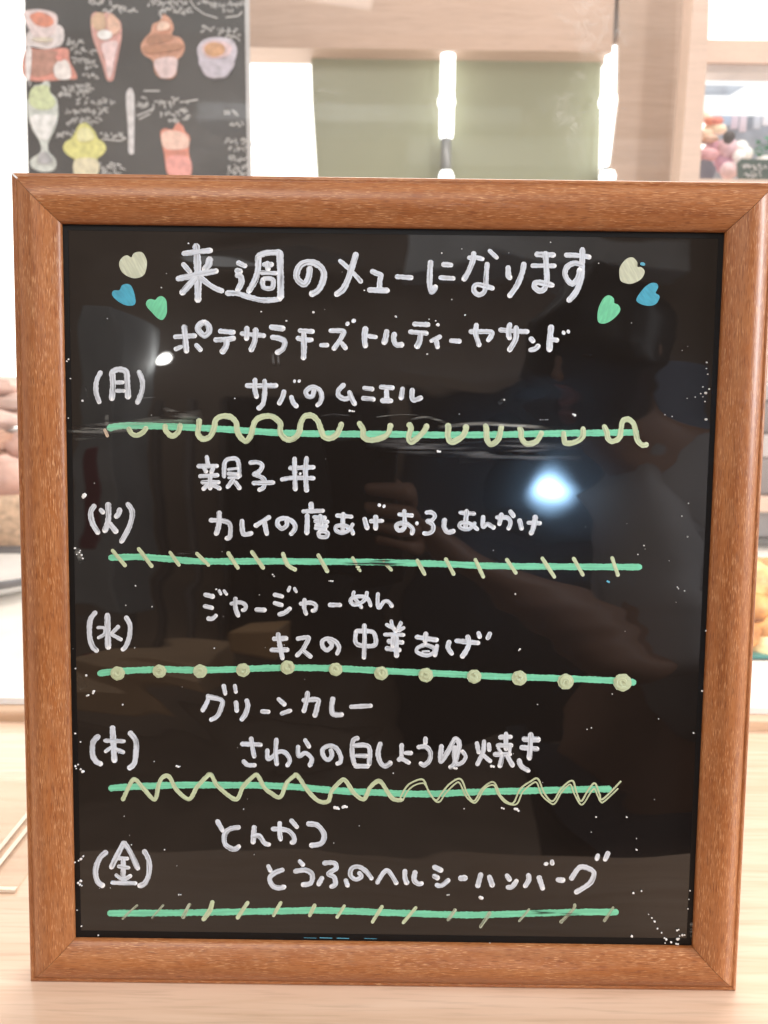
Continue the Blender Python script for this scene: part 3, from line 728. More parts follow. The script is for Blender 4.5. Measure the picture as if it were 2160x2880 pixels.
smear([(1230, 1200), (1340, 1190), (1460, 1196), (1580, 1205)], 12, 0, .00047)
smear([(1030, 1240), (1250, 1262), (1450, 1258), (1640, 1275)], 46, 1)
smear([(1290, 1290), (1440, 1275), (1560, 1300)], 30, 1, .00048)
smear([(495, 1555), (560, 1550)], 8, 1)
smear([(965, 1582), (1080, 1583), (1150, 1577)], 18, 3, .0006)
smear([(1040, 1578), (1150, 1574)], 14, 3, .00062)
smear([(1490, 2562), (1640, 2572)], 14, 3, .0006)
smear([(765, 985), (770, 1030)], 10, 1)
smear([(780, 985), (784, 1028)], 8, 1, .00041)
smear([(385, 1120), (440, 1116)], 3, 1)
smear([(240, 1085), (247, 1120)], 5, 1)
smear([(215, 1540), (232, 1580)], 20, 0)
smear([(218, 1900), (236, 1935)], 24, 0)
smear([(1055, 1172), (1120, 1165), (1180, 1166)], 4, 0)
smear([(1400, 1135), (1420, 1120)], 12, 1)
smear([(1945, 2590), (1947, 2640)], 12, 0, .0008)

# ------------------------------------------------------------------ left on the counter: clear plate with bright edges
pe = atz(0, 2508); 
plate = empty('clear_plate', (-.30, .11, 0), 'clear plate with pale edges lying on the counter left of the menu board', 'plate')
clear = glass_mat('clear_acrylic', .05, (.97, .95, .92)); edge = plain('pale_plate_edge', (.84, .72, .58), .35)
b_ = MB(); b_.box((-.12, -.034, .0004), (.080, .10, .0020)); b_.build('plate_sheet', clear, plate)
b_ = MB(); b_.box((-.12, -.0375, .0003), (.080, -.0345, .0022)); b_.build('plate_edge', edge, plate)
def bar(mb, a, b, wd, z0, z1):
    d = Vector((b[0]-a[0], b[1]-a[1])); d.normalize(); n_ = Vector((-d.y, d.x))*wd/2
    c = [(a[0]+n_.x, a[1]+n_.y), (b[0]+n_.x, b[1]+n_.y), (b[0]-n_.x, b[1]-n_.y), (a[0]-n_.x, a[1]-n_.y)]
    mb.add([(*q, z0) for q in c] + [(*q, z1) for q in c], [(0,3,2,1), (4,5,6,7), (0,1,5,4), (1,2,6,5), (2,3,7,6), (3,0,4,7)])
for (u0, v0, u1, v1) in ((-150, 2570, 90, 2275), (-110, 2565, 110, 2290)):
    p0, p1 = atz(u0, v0, .002), atz(u1, v1, .002); b_ = MB()
    bar(b_, (p0.x+.30, p0.y-.11), (p1.x+.30, p1.y-.11), .0030, .0021, .0025); b_.build('plate_rib', edge, plate)

# ------------------------------------------------------------------ food display behind the screen
shelf = empty('display_counter', (0, .7, 0), 'off-white food display counter behind the clear screen', 'counter')
b_ = MB(); b_.box((-1.6, -.355, -.03), (1.6, .9, .003)); b_.build('worktop', M['offwhite'], shelf)
def prop(name, loc, label, cat, group=None): return empty(name, loc, label, cat, group)
# left: round plate with a dark rim, food behind
c = at(-60, 1690, .78)
p = prop('serving_plate', (c.x, c.y, .003), 'round white serving plate with dark grey rim at the far left edge behind the board', 'plate')
q = MB(); q.lathe([(.05, 0), (.09, .004), (.118, .022), (.116, .024), (.088, .008), (.001, .007)], (0, 0, 0), 40); q.build('dish', M['whiteplastic'], p)
q = MB(); q.lathe([(.1185, .0195), (.132, .030), (.131, .034), (.1165, .0245)], (0, 0, 0), 40, True, False, False); q.build('rim', plain('dark_grey_glaze', (.10, .10, .11), .3), p)
c0 = at(10, 1390, 1.05)
p = prop('bread_basket', (c0.x, c0.y, .003), 'low tan basket of rolls at the left edge behind the board', 'basket')
q = MB(); q.lathe([(.10, 0), (.15, .10), (.155, .115), (.14, .11), (.10, .02)], (0, 0, 0), 32, True, True, True); q.build('basket', plain('tan_wicker', (.62, .42, .28), .7, .3, 90), p)
for k, (dx, dy, dz, r) in enumerate(((-.07, -.03, .135, .05), (.02, -.06, .13, .052), (.09, -.01, .14, .045), (-.01, .05, .15, .05), (.05, .04, .175, .046), (-.05, .02, .18, .044))):
    q = MB(); q.blob((dx, dy, dz), r, (1.5, 1, .7), .13, k); q.build('bread_roll', plain('baked_crust_%d' % k, ((.62, .36, .24), (.70, .42, .34), (.55, .30, .20))[k % 3], .55, .25, 30), p)
c1 = at(14, 1130, 1.22)
p = prop('pastry_stack', (c1.x, c1.y, .003), 'stack of pinkish pastries on a brown stand above the basket at the left edge', 'pastries')
q = MB(); q.lathe([(.05, 0), (.012, .01), (.012, c1.z-.09), (.12, c1.z-.07), (.12, c1.z-.06)], (0, 0, 0), 28); q.build('stand', plain('brown_stand', (.30, .20, .15), .5), p)
for k in range(9):
    a = k*2.4; rr = (.075, .05, .03)[k//4] if k < 8 else .0
    q = MB(); q.blob((rr*math.cos(a), rr*math.sin(a), c1.z-.035+.03*(k//3)), .036, (1.5, 1, .55), .16, 20+k)
    q.build('pastry', plain('pink_pastry_%d' % k, ((.72, .46, .40), (.55, .36, .30), (.80, .58, .50))[k % 3], .5, .2, 40), p)
# right: tray of fried food, blue cloth, grey equipment
c2 = at(2150, 1965, .50)
p = prop('food_tray', (c2.x+.045, c2.y+.10, .003), 'teal tray heaped with orange fried food right of the menu board', 'tray')
zt = at(2150, 1938, .50).z
q = MB()
hx, hy = .085, .10
q.add([(-hx, -hy, 0), (hx, -hy, 0), (hx, hy, 0), (-hx, hy, 0), (-hx-.006, -hy-.004, zt), (hx+.006, -hy-.004, zt), (hx+.006, hy+.004, zt), (-hx-.006, hy+.004, zt),
       (-hx, -hy+.002, zt), (hx, -hy+.002, zt), (hx, hy-.002, zt), (-hx, hy-.002, zt), (-hx+.006, -hy+.006, .004), (hx-.006, -hy+.006, .004), (hx-.006, hy-.006, .004), (-hx+.006, hy-.006, .004)],
      [(3,2,1,0), (0,1,5,4), (1,2,6,5), (2,3,7,6), (3,0,4,7), (4,5,9,8), (5,6,10,9), (6,7,11,10), (7,4,8,11), (8,9,13,12), (9,10,14,13), (10,11,15,14), (11,8,12,15), (12,13,14,15)])
q.build('tray', plain('teal_plastic', (.02, .26, .24), .35), p)
rf = random.Random(11)
fm = [plain('fried_coating_%d' % k, c, .5, .35, 60) for k, c in enumerate(((.85, .42, .13), (.90, .60, .25), (.72, .28, .08), (.88, .70, .36)))]
for lv in range(5):
    for ix in range(4):
        for iy in range(3):
            if lv > 2 and (iy == 0): continue
            q = MB(); q.blob((-.062+ix*.041+rf.uniform(-.008, .008), -.062+iy*.058+rf.uniform(-.008, .008), zt+.002+lv*.0235+rf.uniform(-.003, .003)), .024+rf.uniform(0, .006), (1.1, 1, .72), .12, lv*20+ix*5+iy, 12, 8)
            q.build('fried_piece', fm[(ix*2+iy*3+lv) % 4], p)
c3 = at(2170, 1655, .86)
p = prop('blue_container', (c3.x+.04, .88, .003), 'dark blue container with a white lid line behind the fried food at the right edge', 'container')
q = MB(); q.box((-.13, -.08, 0), (.13, .08, c3.z+.012)); bevel(q.build('body', plain('dark_blue_plastic', (.02, .05, .25), .35), p), .01)
q = MB(); q.box((-.135, -.085, c3.z+.0125), (.135, .085, c3.z+.021)); q.build('lid', M['whiteplastic'], p)
p = prop('steel_warmer', (at(2150, 1300, 1.15).x+.12, 1.2, .003), 'grey steel food warmer with dark vents and a tan shelf at the right edge', 'food warmer')
xw = -.16
for (v0, v1, col, nm, dy) in ((1632, 1520, (.16, .15, .14), 'lower_panel', 0), (1519, 1440, (.30, .28, .28), 'grey_panel', .01), (1439, 1396, (.72, .50, .38), 'tan_shelf', -.03), (1395, 1290, (.26, .22, .21), 'upper_panel', .0),
                              (1289, 1225, (.48, .42, .40), 'slat', -.01), (1224, 1130, (.22, .18, .17), 'dark_vent', .01), (1129, 1085, (.40, .34, .32), 'slat', -.01), (1084, 1000, (.62, .50, .44), 'top_panel', 0)):
    q = MB(); q.box((xw, dy-.05, at(2150, v0, 1.15).z), (.3, .12, at(2150, v1, 1.15).z-.0004)); bevel(q.build(nm, plain(nm+'_metal_%d' % v0, col, .4), p), .003)

# ------------------------------------------------------------------ wall behind: header, green panels, light slots, column
def wallbox(name, u0, v0, u1, v1, Y, dp, m_, parent=None, **kw):
    a, b = at(u0, v1, Y), at(u1, v0, Y); q = MB(); q.box((min(a.x, b.x), Y, a.z), (max(a.x, b.x), Y+dp, b.z)); o = q.build(name, m_, parent, **kw); return o
def wallpoly(name, pts, Y, dp, m_, parent=None, **kw):
    q = MB(); P = [at(u, v, Y) for u, v in pts]; q.prism([(p_.x, p_.z) for p_ in P], Y, Y+dp); return q.build(name, m_, parent, **kw)
warm = glow('light_box_glow', (1.0, .97, .92), 2.6); cool = glow('lamp_glow', (1.0, 1.0, .98), 3.2)
lb = empty('backlit_wall', (0, 0, 0), 'glowing white backlit wall behind the poster and green panels', 'light wall')
wallbox('glow_panel', -500, -400, 2300, 2100, 1.78, .04, warm, lb)
hd = empty('wall_header', (0, 0, 0), 'pale wooden header above the green panels, between poster and column', 'header')
wallbox('board', 640, -420, 1752, 132, 1.503, .09, M['pinewall'], hd)
sage = plain('sage_green_panel', (.27, .275, .175), .35, .05, 3)
wallpoly('green_panel', [(874, 128), (1238, 128), (1246, 700), (905, 700), (893, 500), (880, 300)], 1.56, .03, sage,
         label='sage green wall panel between the white slot and the lamp tube', cat='wall panel', group='green wall panels')
wallpoly('green_panel', [(1272, 128), (1692, 128), (1680, 700), (1266, 700)], 1.56, .03, sage,
         label='sage green wall panel between the lamp tube and the tan column', cat='wall panel', group='green wall panels')
def lamp(u, w_, v0, v1, lab):
    o = empty('tube_lamp', (0, 0, 0), lab, 'lamp')
    Y = 1.53; a, b = at(u, v1, Y), at(u, v0, Y); r = w_/2/FPX*(Y+.37)
    q = MB(); q.lathe([(r*.9, 0), (r, .01), (r, b.z-a.z)], (0, 0, 0), 20); t_ = q.build('tube', cool, o); t_.location = (a.x, Y, a.z)
    c_ = at(u, 291, Y); q = MB(); q.blob((0, 0, 0), r*1.25, (1, 1, 1)); s_ = q.build('bulb', cool, o); s_.location = (c_.x, Y-.01, c_.z)
    a2 = at(u, 640, Y); q = MB(); q.lathe([(r*.72, 0), (r*.72, a.z-a2.z-.002)], (0, 0, 0), 16); k_ = q.build('stem', plain('dark_steel', (.16, .16, .15), .3), o); k_.location = (a.x, Y, a2.z)
    a3 = at(u, 506, Y-.03); q = MB(); q.lathe([(r*1.0, -.0), (r*1.05, .008), (r*.8, .018)], (0, 0, 0), 16); k_ = q.build('foot_light', cool, o); k_.location = (a3.x, Y-.03, a3.z)
lamp(1255, 38, 128, 388, 'glowing white tube lamp between the two green panels')
lamp(1708, 42, 136, 470, 'glowing white tube lamp beside the tan column')
cl = empty('wall_column', (0, 0, 0), 'tan wooden column right of the green panels', 'column')
wallpoly('face', [(1744, -420), (1975, -420), (1965, 0), (1925, 520), (1895, 900), (1690, 900), (1714, 500), (1738, 300), (1741, 132)], 1.497, .10, M['column'], cl)
pl_ = empty('pillar', (0, 0, 0), 'pale pinkish wooden pillar edge right of the tan column', 'pillar')
wallpoly('post', [(1952, -420), (1950, 0), (1911, 520), (1890, 800), (1950, 800), (1966, 520), (1992, 115), (2008, -420)], 1.38, .06, M['pillar'], pl_)
# window to the shop, right of the pillar
wn = empty('shop_window', (0, 0, 0), 'window opening with tan beam and white bars right of the pillar', 'window')
wallbox('beam', 1960, 120, 2700, 175, 1.60, .05, M['pillar'], wn)
wallbox('beam_shadow_gap', 1960, 175, 2700, 181, 1.62, .03, M['column'], wn)
wallbox('lower_beam', 1960, 181, 2700, 204, 1.61, .05, plain('grey_beige', (.66, .58, .53), .6), wn)
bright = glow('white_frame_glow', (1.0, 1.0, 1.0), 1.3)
white2 = plain('white_bar_paint', (.9, .9, .92), .5)
gp = plain('grey_panel_paint', (.36, .40, .46), .6, .25, 20)
wallbox('grey_pane', 1960, 236, 2700, 277, 1.700, .01, gp, wn)
wallbox('grey_pane', 1990, 322, 2700, 520, 1.720, .01, gp, wn)
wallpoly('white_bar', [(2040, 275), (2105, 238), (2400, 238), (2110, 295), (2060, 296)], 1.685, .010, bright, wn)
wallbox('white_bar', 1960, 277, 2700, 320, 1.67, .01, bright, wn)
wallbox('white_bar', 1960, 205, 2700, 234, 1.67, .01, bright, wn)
for k, (u, c_) in enumerate(((2035, (.45, .55, .70)), (2056, (.72, .62, .72)), (2080, (.75, .66, .74)), (2145, (.85, .85, .92)), (2120, (.60, .64, .72)))):
    wallbox('hanging_card', u, 322, u+22, 352+9*(k % 3), 1.69, .004, plain('card_%d' % k, c_, .7), wn)
# shop shelf things
sh = 1.58
wallbox('shop_ledge', 1955, 512, 2700, 560, 1.40, .35, M['pillar'], None, label='pale ledge below the shop window at the right edge', cat='ledge')
def heap(name, lab, cat, items):
    o = empty(name, (0, 0, 0), lab, cat)
    for k, (u, v, r, col, sx, sz) in enumerate(items):
        c_ = at(u, v, sh-.02*k % .05); q = MB(); q.blob((0, 0, 0), r/FPX*(sh+.37), (sx, .8, sz), .06, k); b = q.build('bloom' if cat == 'flowers' else 'fold', plain(name+'_%d' % k, col, .7, .15, 30), o); b.location = c_
heap('flower_bunch', 'bunch of orange and cream flowers in the shop window by the pillar', 'flowers',
     [(1982, 328, 14, (.90, .78, .62), 1, 1), (1998, 340, 15, (.80, .32, .22), 1.2, .7), (2018, 340, 13, (.74, .26, .20), 1.2, .7), (2004, 362, 20, (.92, .74, .52), 1.2, .8), (1990, 380, 16, (.88, .62, .45), 1.2, 1), (2024, 364, 16, (.90, .70, .52), 1.2, .8), (1985, 398, 13, (.35, .22, .16), 1.7, .5), (2002, 390, 14, (.72, .50, .38), 1.3, .6)])
heap('pink_bundle', 'soft pink wrapped bundle in front of the flowers by the pillar', 'bundle',
     [(2020, 425, 30, (.58, .30, .38), 1.3, .9), (2045, 415, 24, (.72, .50, .54), 1, 1.1), (1990, 435, 22, (.68, .36, .38), 1.3, .8), (2035, 455, 24, (.60, .34, .44), 1.1, 1.2), (2050, 480, 22, (.80, .60, .62), 1.1, 1)])
q = MB(); c_ = at(2050, 386, 1.50); q.blob((0, 0, 0), 15/FPX*1.87, (1.05, 1, 1.1), .04); o = q.build('dark_ball', plain('dark_brown_felt', (.07, .06, .06), .8), None, label='small round dark ball above the pink bundle in the shop window', cat='ball'); o.location = c_
wallpoly('grey_pouch', [(1962, 520), (1964, 460), (1975, 448), (2000, 452), (2016, 475), (2006, 500), (1992, 520)], 1.46, .05, plain('charcoal_cloth', (.13, .12, .15), .8, .2, 40), None, label='charcoal grey pouch at the foot of the pillar', cat='pouch')
heap('white_flower_bunch', 'white flowers right of the dark ball in the shop window', 'flowers',
     [(2085, 415, 18, (.92, .90, .84), 1, 1), (2100, 432, 16, (.92, .90, .82), 1, 1), (2078, 440, 16, (.94, .92, .88), 1, 1), (2064, 470, 14, (.93, .88, .85), 1, 1), (2082, 468, 12, (.95, .92, .86), 1, 1)])
o = empty('potted_plant', (0, 0, 0), 'small leafy green plant at the right edge above the dark sign', 'plant')
rg = random.Random(5); q = MB()
for k in range(46):
    c_ = at(2150+rg.uniform(-22, 34), 415+rg.uniform(-22, 30), sh+rg.uniform(-.03, .03)); a = rg.uniform(0, 6.28); t_ = rg.uniform(-.6, .9); l = .016
    d = Vector((math.cos(a)*math.cos(t_), math.sin(a)*math.cos(t_), math.sin(t_)))*l; n_ = d.cross(Vector((0, 0, 1))).normalized()*l*.35
    q.add([c_, c_+d*.5+n_, c_+d, c_+d*.5-n_], [(0, 1, 2, 3)])
q.build('foliage', plain('green_leaf', (.01, .20, .09), .5, .4, 40), o)
q = MB(); c_ = at(2158, 470, sh); q.lathe([(.018, -.03), (.024, .02), (.022, .02)], (c_.x, c_.y, c_.z), 20); q.build('pot', M['whiteplastic'], o)
sg = empty('shop_sign', (0, 0, 0), 'small dark green sign with blurred white writing at the right edge of the shop ledge', 'sign')
wallpoly('panel', [(2076, 455), (2086, 446), (2230, 452), (2230, 506), (2084, 504), (2077, 495)], 1.47, .008, plain('dark_green_board', (.055, .085, .07), .6), sg)
def scribble(parent, pts_list, Y, mat_, wd):
    q = MB()
    for P in pts_list:
        P = [at(u, v, Y) for u, v in P]
        for a, b in zip(P, P[1:]):
            d = (b-a); l = d.length or 1e-6; n_ = Vector((-d.z, 0, d.x))/l*wd/2
            q.add([a+n_, b+n_, b-n_, a-n_, a+n_+Vector((0, .0012, 0)), b+n_+Vector((0, .0012, 0)), b-n_+Vector((0, .0012, 0)), a-n_+Vector((0, .0012, 0))], [(0, 1, 2, 3), (0, 4, 5, 1), (2, 6, 7, 3)])
    return q.build('lettering', mat_, parent)
def words(u, v, w_, h, rg, slope=0.):
    """loose brush characters, a word at a time"""
    out = []; x = u
    while x < u+w_:
        cw = h*rg.uniform(.6, .95); y = v+(x-u)*slope
        for k in range(rg.randint(2, 4)):
            a = (x+rg.uniform(0, cw), y+rg.uniform(-h/2, h/2)); t_ = rg.choice((0, 0, 1.5, .8, 2.3)); l = h*rg.uniform(.4, .9)
            out.append([a, (a[0]+l*math.cos(t_)*.5, a[1]+l*math.sin(t_)*.5), (a[0]+l*math.cos(t_+.3), a[1]+l*math.sin(t_+.3))])
        x += cw*1.15
    return out
chalk = plain('white_chalk_lettering', (.60, .59, .58), .8)
scribble(sg, words(2090, 468, 60, 16, rg)+words(2092, 488, 44, 12, rg), 1.468, chalk, .0022)

# ------------------------------------------------------------------ poster of desserts
PY = 1.18
po = empty('dessert_poster', (0, 0, 0), 'blackboard style dessert poster with drinks, sundaes and white lettering, upper left behind the board', 'poster')
wallpoly('poster_sheet', [(64, -300), (692, -300), (697, 100), (700, 300), (705, 700), (84, 700), (72, 230)], PY, .004, plain('poster_black', (.045, .043, .043), .5, .35, 6), po)
wallpoly('clear_edge', [(683, -300), (697, -300), (702, 100), (705, 300), (710, 700), (698, 700), (692, 250)], PY-.003, .002, plain('clear_edge_white', (.45, .44, .44), .25), po)
def pic(name, shapes, z0=0.):
    """one printed picture: stacked flat shapes"""
    first = None
    for k, (pts, col) in enumerate(shapes):
        P = [tuple(float(c_) for c_ in t_.split(',')) for t_ in pts.split()]
        P = [(x/1.536, y/1.536) for x, y in P]; P = smooth_path(P+[P[0]], 5)[:-1]
        mm = plain('%s_print_%d' % (name, k), col, .5, .22, 90)
        o = wallpoly(name if first is None else 'printed_detail', P, PY-.0014*(k+1), .0012, mm, po if first is None else first)
        if first is None: first = o
pic('coffee_cup_picture', [('108,190 120,140 180,110 260,110 276,150 262,195 200,212 140,208', (.78, .72, .72)), ('104,50 170,40 240,60 246,105 225,150 180,165 140,150 118,110 104,80', (.80, .68, .68)),
                           ('130,65 170,52 215,68 232,95 205,115 160,108 138,88', (.75, .28, .18)), ('135,170 180,160 230,168 200,182', (.70, .62, .50))])
pic('cake_picture', [('112,210 200,212 290,210 300,260 332,330 300,342 112,340', (.70, .30, .24)), ('130,225 200,215 250,230 240,300 180,330 135,320', (.50, .26, .20)),
                     ('232,290 260,258 290,262 305,300 300,340 245,338', (.85, .78, .76)), ('112,215 135,212 128,340 112,338', (.88, .80, .80)), ('240,240 262,232 272,255 250,262', (.75, .30, .25))])
pic('tall_parfait_picture', [('392,80 410,52 440,60 470,50 500,75 522,100 524,160 512,230 500,290 488,345 462,345 445,290 425,230 400,160', (.72, .40, .36)), ('395,80 420,55 450,62 455,120 420,130 398,110', (.66, .45, .30)),
                             ('470,60 505,78 520,120 490,150 462,110', (.78, .50, .38)), ('422,140 450,128 482,140 480,162 450,172 424,160', (.95, .93, .90)), ('440,190 505,180 498,240 480,330 465,330 455,260', (.82, .62, .62))])
pic('swirl_sundae_picture', [('705,62 735,80 750,120 742,150 780,165 798,200 785,240 765,260 760,320 735,340 690,335 668,310 658,260 620,235 608,200 625,165 650,140 660,105 690,90', (.66, .34, .23)),
                             ('650,150 740,150 735,175 640,190', (.42, .20, .12)), ('625,200 780,190 770,215 640,230', (.46, .22, .13)), ('668,260 760,250 758,315 735,335 690,330', (.72, .56, .56)), ('690,95 730,100 725,125 680,130', (.82, .58, .46))])
pic('bowl_picture', [('852,210 880,172 940,160 1000,172 1024,215 1010,270 985,325 950,338 900,335 870,300 858,250', (.62, .57, .64)), ('872,200 910,175 960,178 1000,200 990,235 940,252 890,245', (.74, .56, .58)),
                     ('885,200 920,182 965,195 970,225 930,245 890,232', (.62, .34, .18)), ('865,262 1008,262 985,320 950,334 902,332 875,300', (.52, .48, .55))])
pic('green_parfait_picture', [('145,372 175,365 200,345 215,360 215,395 245,430 250,500 235,560 210,610 208,650 240,690 235,730 190,742 140,725 132,690 175,655 170,610 140,560 122,500 120,430 145,410', (.66, .70, .66)),
                              ('140,380 205,370 215,400 240,440 215,470 160,470 125,440', (.62, .70, .42)), ('135,500 240,500 225,560 205,600 175,600 145,560', (.84, .86, .84)), ('175,660 205,660 225,700 165,705', (.45, .45, .47))])
pic('melon_sundae_picture', [('350,532 372,530 392,548 412,572 422,598 444,612 458,638 446,664 418,688 416,725 412,758 332,758 328,720 324,690 290,668 272,640 284,612 308,598 322,575 334,550', (.70, .68, .25)), ('325,690 418,690 415,760 328,760', (.74, .68, .48)), ('340,560 385,555 405,600 340,610', (.78, .76, .42))])
pic('pink_drink_picture', [('692,580 710,555 745,560 765,528 790,545 800,570 820,590 815,650 822,760 730,760 708,660', (.74, .28, .20)), ('700,575 760,565 812,590 805,640 712,640', (.82, .55, .46)), ('722,680 815,680 820,755 735,755', (.78, .34, .30))])
pic('white_divider_picture', [('545,405 578,403 578,640 574,662 556,660 553,560', (.66, .64, .65))])
rg = random.Random(21); T = []
def W_(x, y, w_, h, s=0.): T.extend(words(x/1.536, y/1.536, w_/1.536, h/1.536, rg, s))
W_(385, 5, 90, 22); W_(455, 35, 120, 30); W_(640, 8, 150, 22); W_(680, 45, 130, 28); W_(865, 12, 175, 22); W_(960, 42, 40, 18); W_(865, 120, 140, 26, .05); W_(965, 155, 55, 20)
W_(290, 178, 60, 24); W_(305, 212, 90, 22); W_(305, 255, 100, 24); W_(370, 287, 38, 18); W_(350, 325, 65, 22)
W_(255, 375, 130, 26); W_(260, 402, 130, 20, -.1); W_(340, 432, 135, 24); W_(285, 475, 170, 24); W_(280, 518, 165, 22); W_(245, 575, 70, 20); W_(440, 580, 100, 22); W_(430, 715, 85, 28); W_(440, 742, 70, 16)
W_(590, 430, 120, 40, .04); W_(715, 438, 70, 30, -.1); W_(685, 495, 130, 26, -.25); W_(720, 520, 85, 18, -.2); W_(965, 485, 50, 22); W_(985, 530, 60, 26); W_(975, 605, 95, 20); W_(985, 640, 85, 18); W_(980, 680, 90, 18); W_(985, 715, 85, 18); W_(985, 745, 85, 16)
for a in (((620, 392), (690, 392)), ((790, 440), (855, 430)), ((590, 500), (640, 480), (660, 468)), ((600, 515), (650, 490)), ((820, 0), (840, 30), (880, 60), (940, 78)), ((975, 75), (1030, 68), (1045, 50)), ((440, 600), (520, 608), (545, 596)), ((250, 410), (300, 402)), ((130, 350), (128, 372))):
    T.append([(x/1.536, y/1.536) for x, y in a])
scribble(po, T, PY-.0022, chalk, .0022)

# ------------------------------------------------------------------ the room behind the camera (seen mirrored in the sheet)
fl_ = MB(); fl_.box((-4, -4.2, -1.04), (4, 3.0, -1.0)); fl_.build('floor', plain('brown_floor', (.40, .30, .23), .5, .2, 3), None, kind='structure')
wb = MB(); wb.box((-4, -4.2, -1.0), (4, -4.1, 2.3)); wb.build('wall', plain('brown_grey_wall', (.46, .36, .29), .8, .4, .7), None, kind='structure')
fr = MB(); fr.box((-1.3, -.140, -1.0), (1.3, .30, -.031)); fr.build('counter_front', plain('dark_cabinet', (.05, .04, .035), .6), None, label='dark cabinet carrying the wooden counter', cat='cabinet')
def mir(u, v, Y):
    """where the room lies that the sheet mirrors at (u, v)"""
    n_ = Vector((0, -math.cos(LEAN), math.sin(LEAN))); o_ = -n_*YS
    d = fwd + cright*((u-CXP)/FPX) - cup*((v-CYP)/FPX)
    X = CAM + d*(((o_-CAM).dot(n_))/d.dot(n_)); r_ = d - n_*2*d.dot(n_)
    return X + r_*((Y-X.y)/r_.y)
o = empty('pendant_light', (0, 0, 0), 'round cool white lamp with painted halo across the room, mirrored right of centre in the board', 'lamp')
dm, dnt, db, dL = mat('painted_lamp_halo'); dnt.nodes.remove(db)
de = N(dnt, 'ShaderNodeEmission'); de.inputs[0].default_value = (.38, .66, 1.0, 1); dtc = N(dnt, 'ShaderNodeTexCoord')
dg = N(dnt, 'ShaderNodeTexGradient', gradient_type='SPHERICAL'); dmp = N(dnt, 'ShaderNodeMapping'); dmp.inputs['Scale'].default_value = (6.4, 1, 5.4)  # radial falloff paints the lamp's soft halo into the disc's emission
dL.new(dtc.outputs['Object'], dmp.inputs['Vector']); dL.new(dmp.outputs[0], dg.inputs['Vector'])
dmm = N(dnt, 'ShaderNodeMath', operation='POWER'); dmm.inputs[1].default_value = 2.4; dL.new(dg.outputs['Fac'], dmm.inputs[0])
dm2 = N(dnt, 'ShaderNodeMath', operation='MULTIPLY'); dm2.inputs[1].default_value = 190.0; dL.new(dmm.outputs[0], dm2.inputs[0]); dL.new(dm2.outputs[0], de.inputs[1])
dL.new(de.outputs[0], dnt.nodes['Material Output'].inputs['Surface'])
q = MB(); q.lathe([(.02, 0), (.33, 0), (.33, .012), (.02, .012)], (0, 0, 0), 40, False); dd = q.build('halo_disc', dm, o)
dd.data.transform(Matrix.Rotation(R(90), 4, 'X')); dd.location = mir(1552, 1360, -3.06)
a = mir(457, 1003, -3.0); q = MB(); q.blob((0, 0, 0), .028, (1.4, 1, .8)); o = q.build('downlight', glow('downlight_glow', (1, .97, .92), 90), None, label='small warm downlight across the room', cat='lamp'); o.location = a
def mbox(name, u0, v0, u1, v1, Y, dp, col, lab, cat, rough=.6):
    a, b = mir(u0, v1, Y), mir(u1, v0, Y); q = MB(); q.box((min(a.x, b.x), Y-dp, min(a.z, b.z)), (max(a.x, b.x), Y, max(a.z, b.z)))
    return bevel(q.build(name, plain(name+'_mat', col, rough, .2, 4), None, label=lab, cat=cat), .01)
mbox('grey_cabinet', 190, 840, 330, 1700, -2.6, .5, (.55, .58, .60), 'tall pale grey cabinet at the far side of the room', 'cabinet')
mbox('red_banner', 225, 1270, 275, 1560, -2.3, .02, (.30, .06, .09), 'narrow dark red banner in front of the grey cabinet', 'banner')
mbox('red_banner', 225, 1850, 290, 1920, -2.2, .1, (.35, .08, .08), 'low dark red box beside the far counter', 'box')
mbox('ceiling_duct', 1150, 655, 1950, 735, -3.6, .3, (.85, .85, .85), 'long pale duct high on the far wall', 'duct')
mbox('bright_soffit', 500, 560, 1500, 600, -3.5, .3, (.85, .85, .85), 'pale soffit strip above the duct on the far wall', 'soffit')
mbox('blue_window', 1820, 1050, 1990, 1330, -3.2, .05, (.42, .52, .72), 'pale blue panel at the right of the far wall', 'panel')
mbox('orange_counter', 150, 1905, 560, 1985, -1.9, .5, (.85, .55, .33), 'orange tan counter top across the aisle', 'counter')
mbox('orange_tray', 640, 1775, 780, 1860, -1.6, .3, (.85, .50, .25), 'orange tray on a table across the aisle', 'tray')
mbox('dark_doorway', 1120, 1120, 1820, 2420, -3.9, .05, (.012, .014, .018), 'tall dark doorway added at the far wall to darken the reflection', 'doorway')  # dark panel added to darken this part of the sheet's reflection
mbox('dark_shelf_unit', 620, 1150, 1090, 1800, -3.7, .2, (.035, .03, .03), 'low dark shelf unit at the far wall left of the doorway', 'shelf unit')
for k, (u, c_) in enumerate(((330, .30), (430, .22), (520, .34), (610, .16), (700, .26))):
    mbox('wall_post', u, 1150, u+26, 1830, -3.3-.1*k, .1, (c_, c_*.86, c_*.8), ('leftmost', 'second', 'third', 'fourth', 'rightmost')[k]+' of the grey posts across the room', 'post')

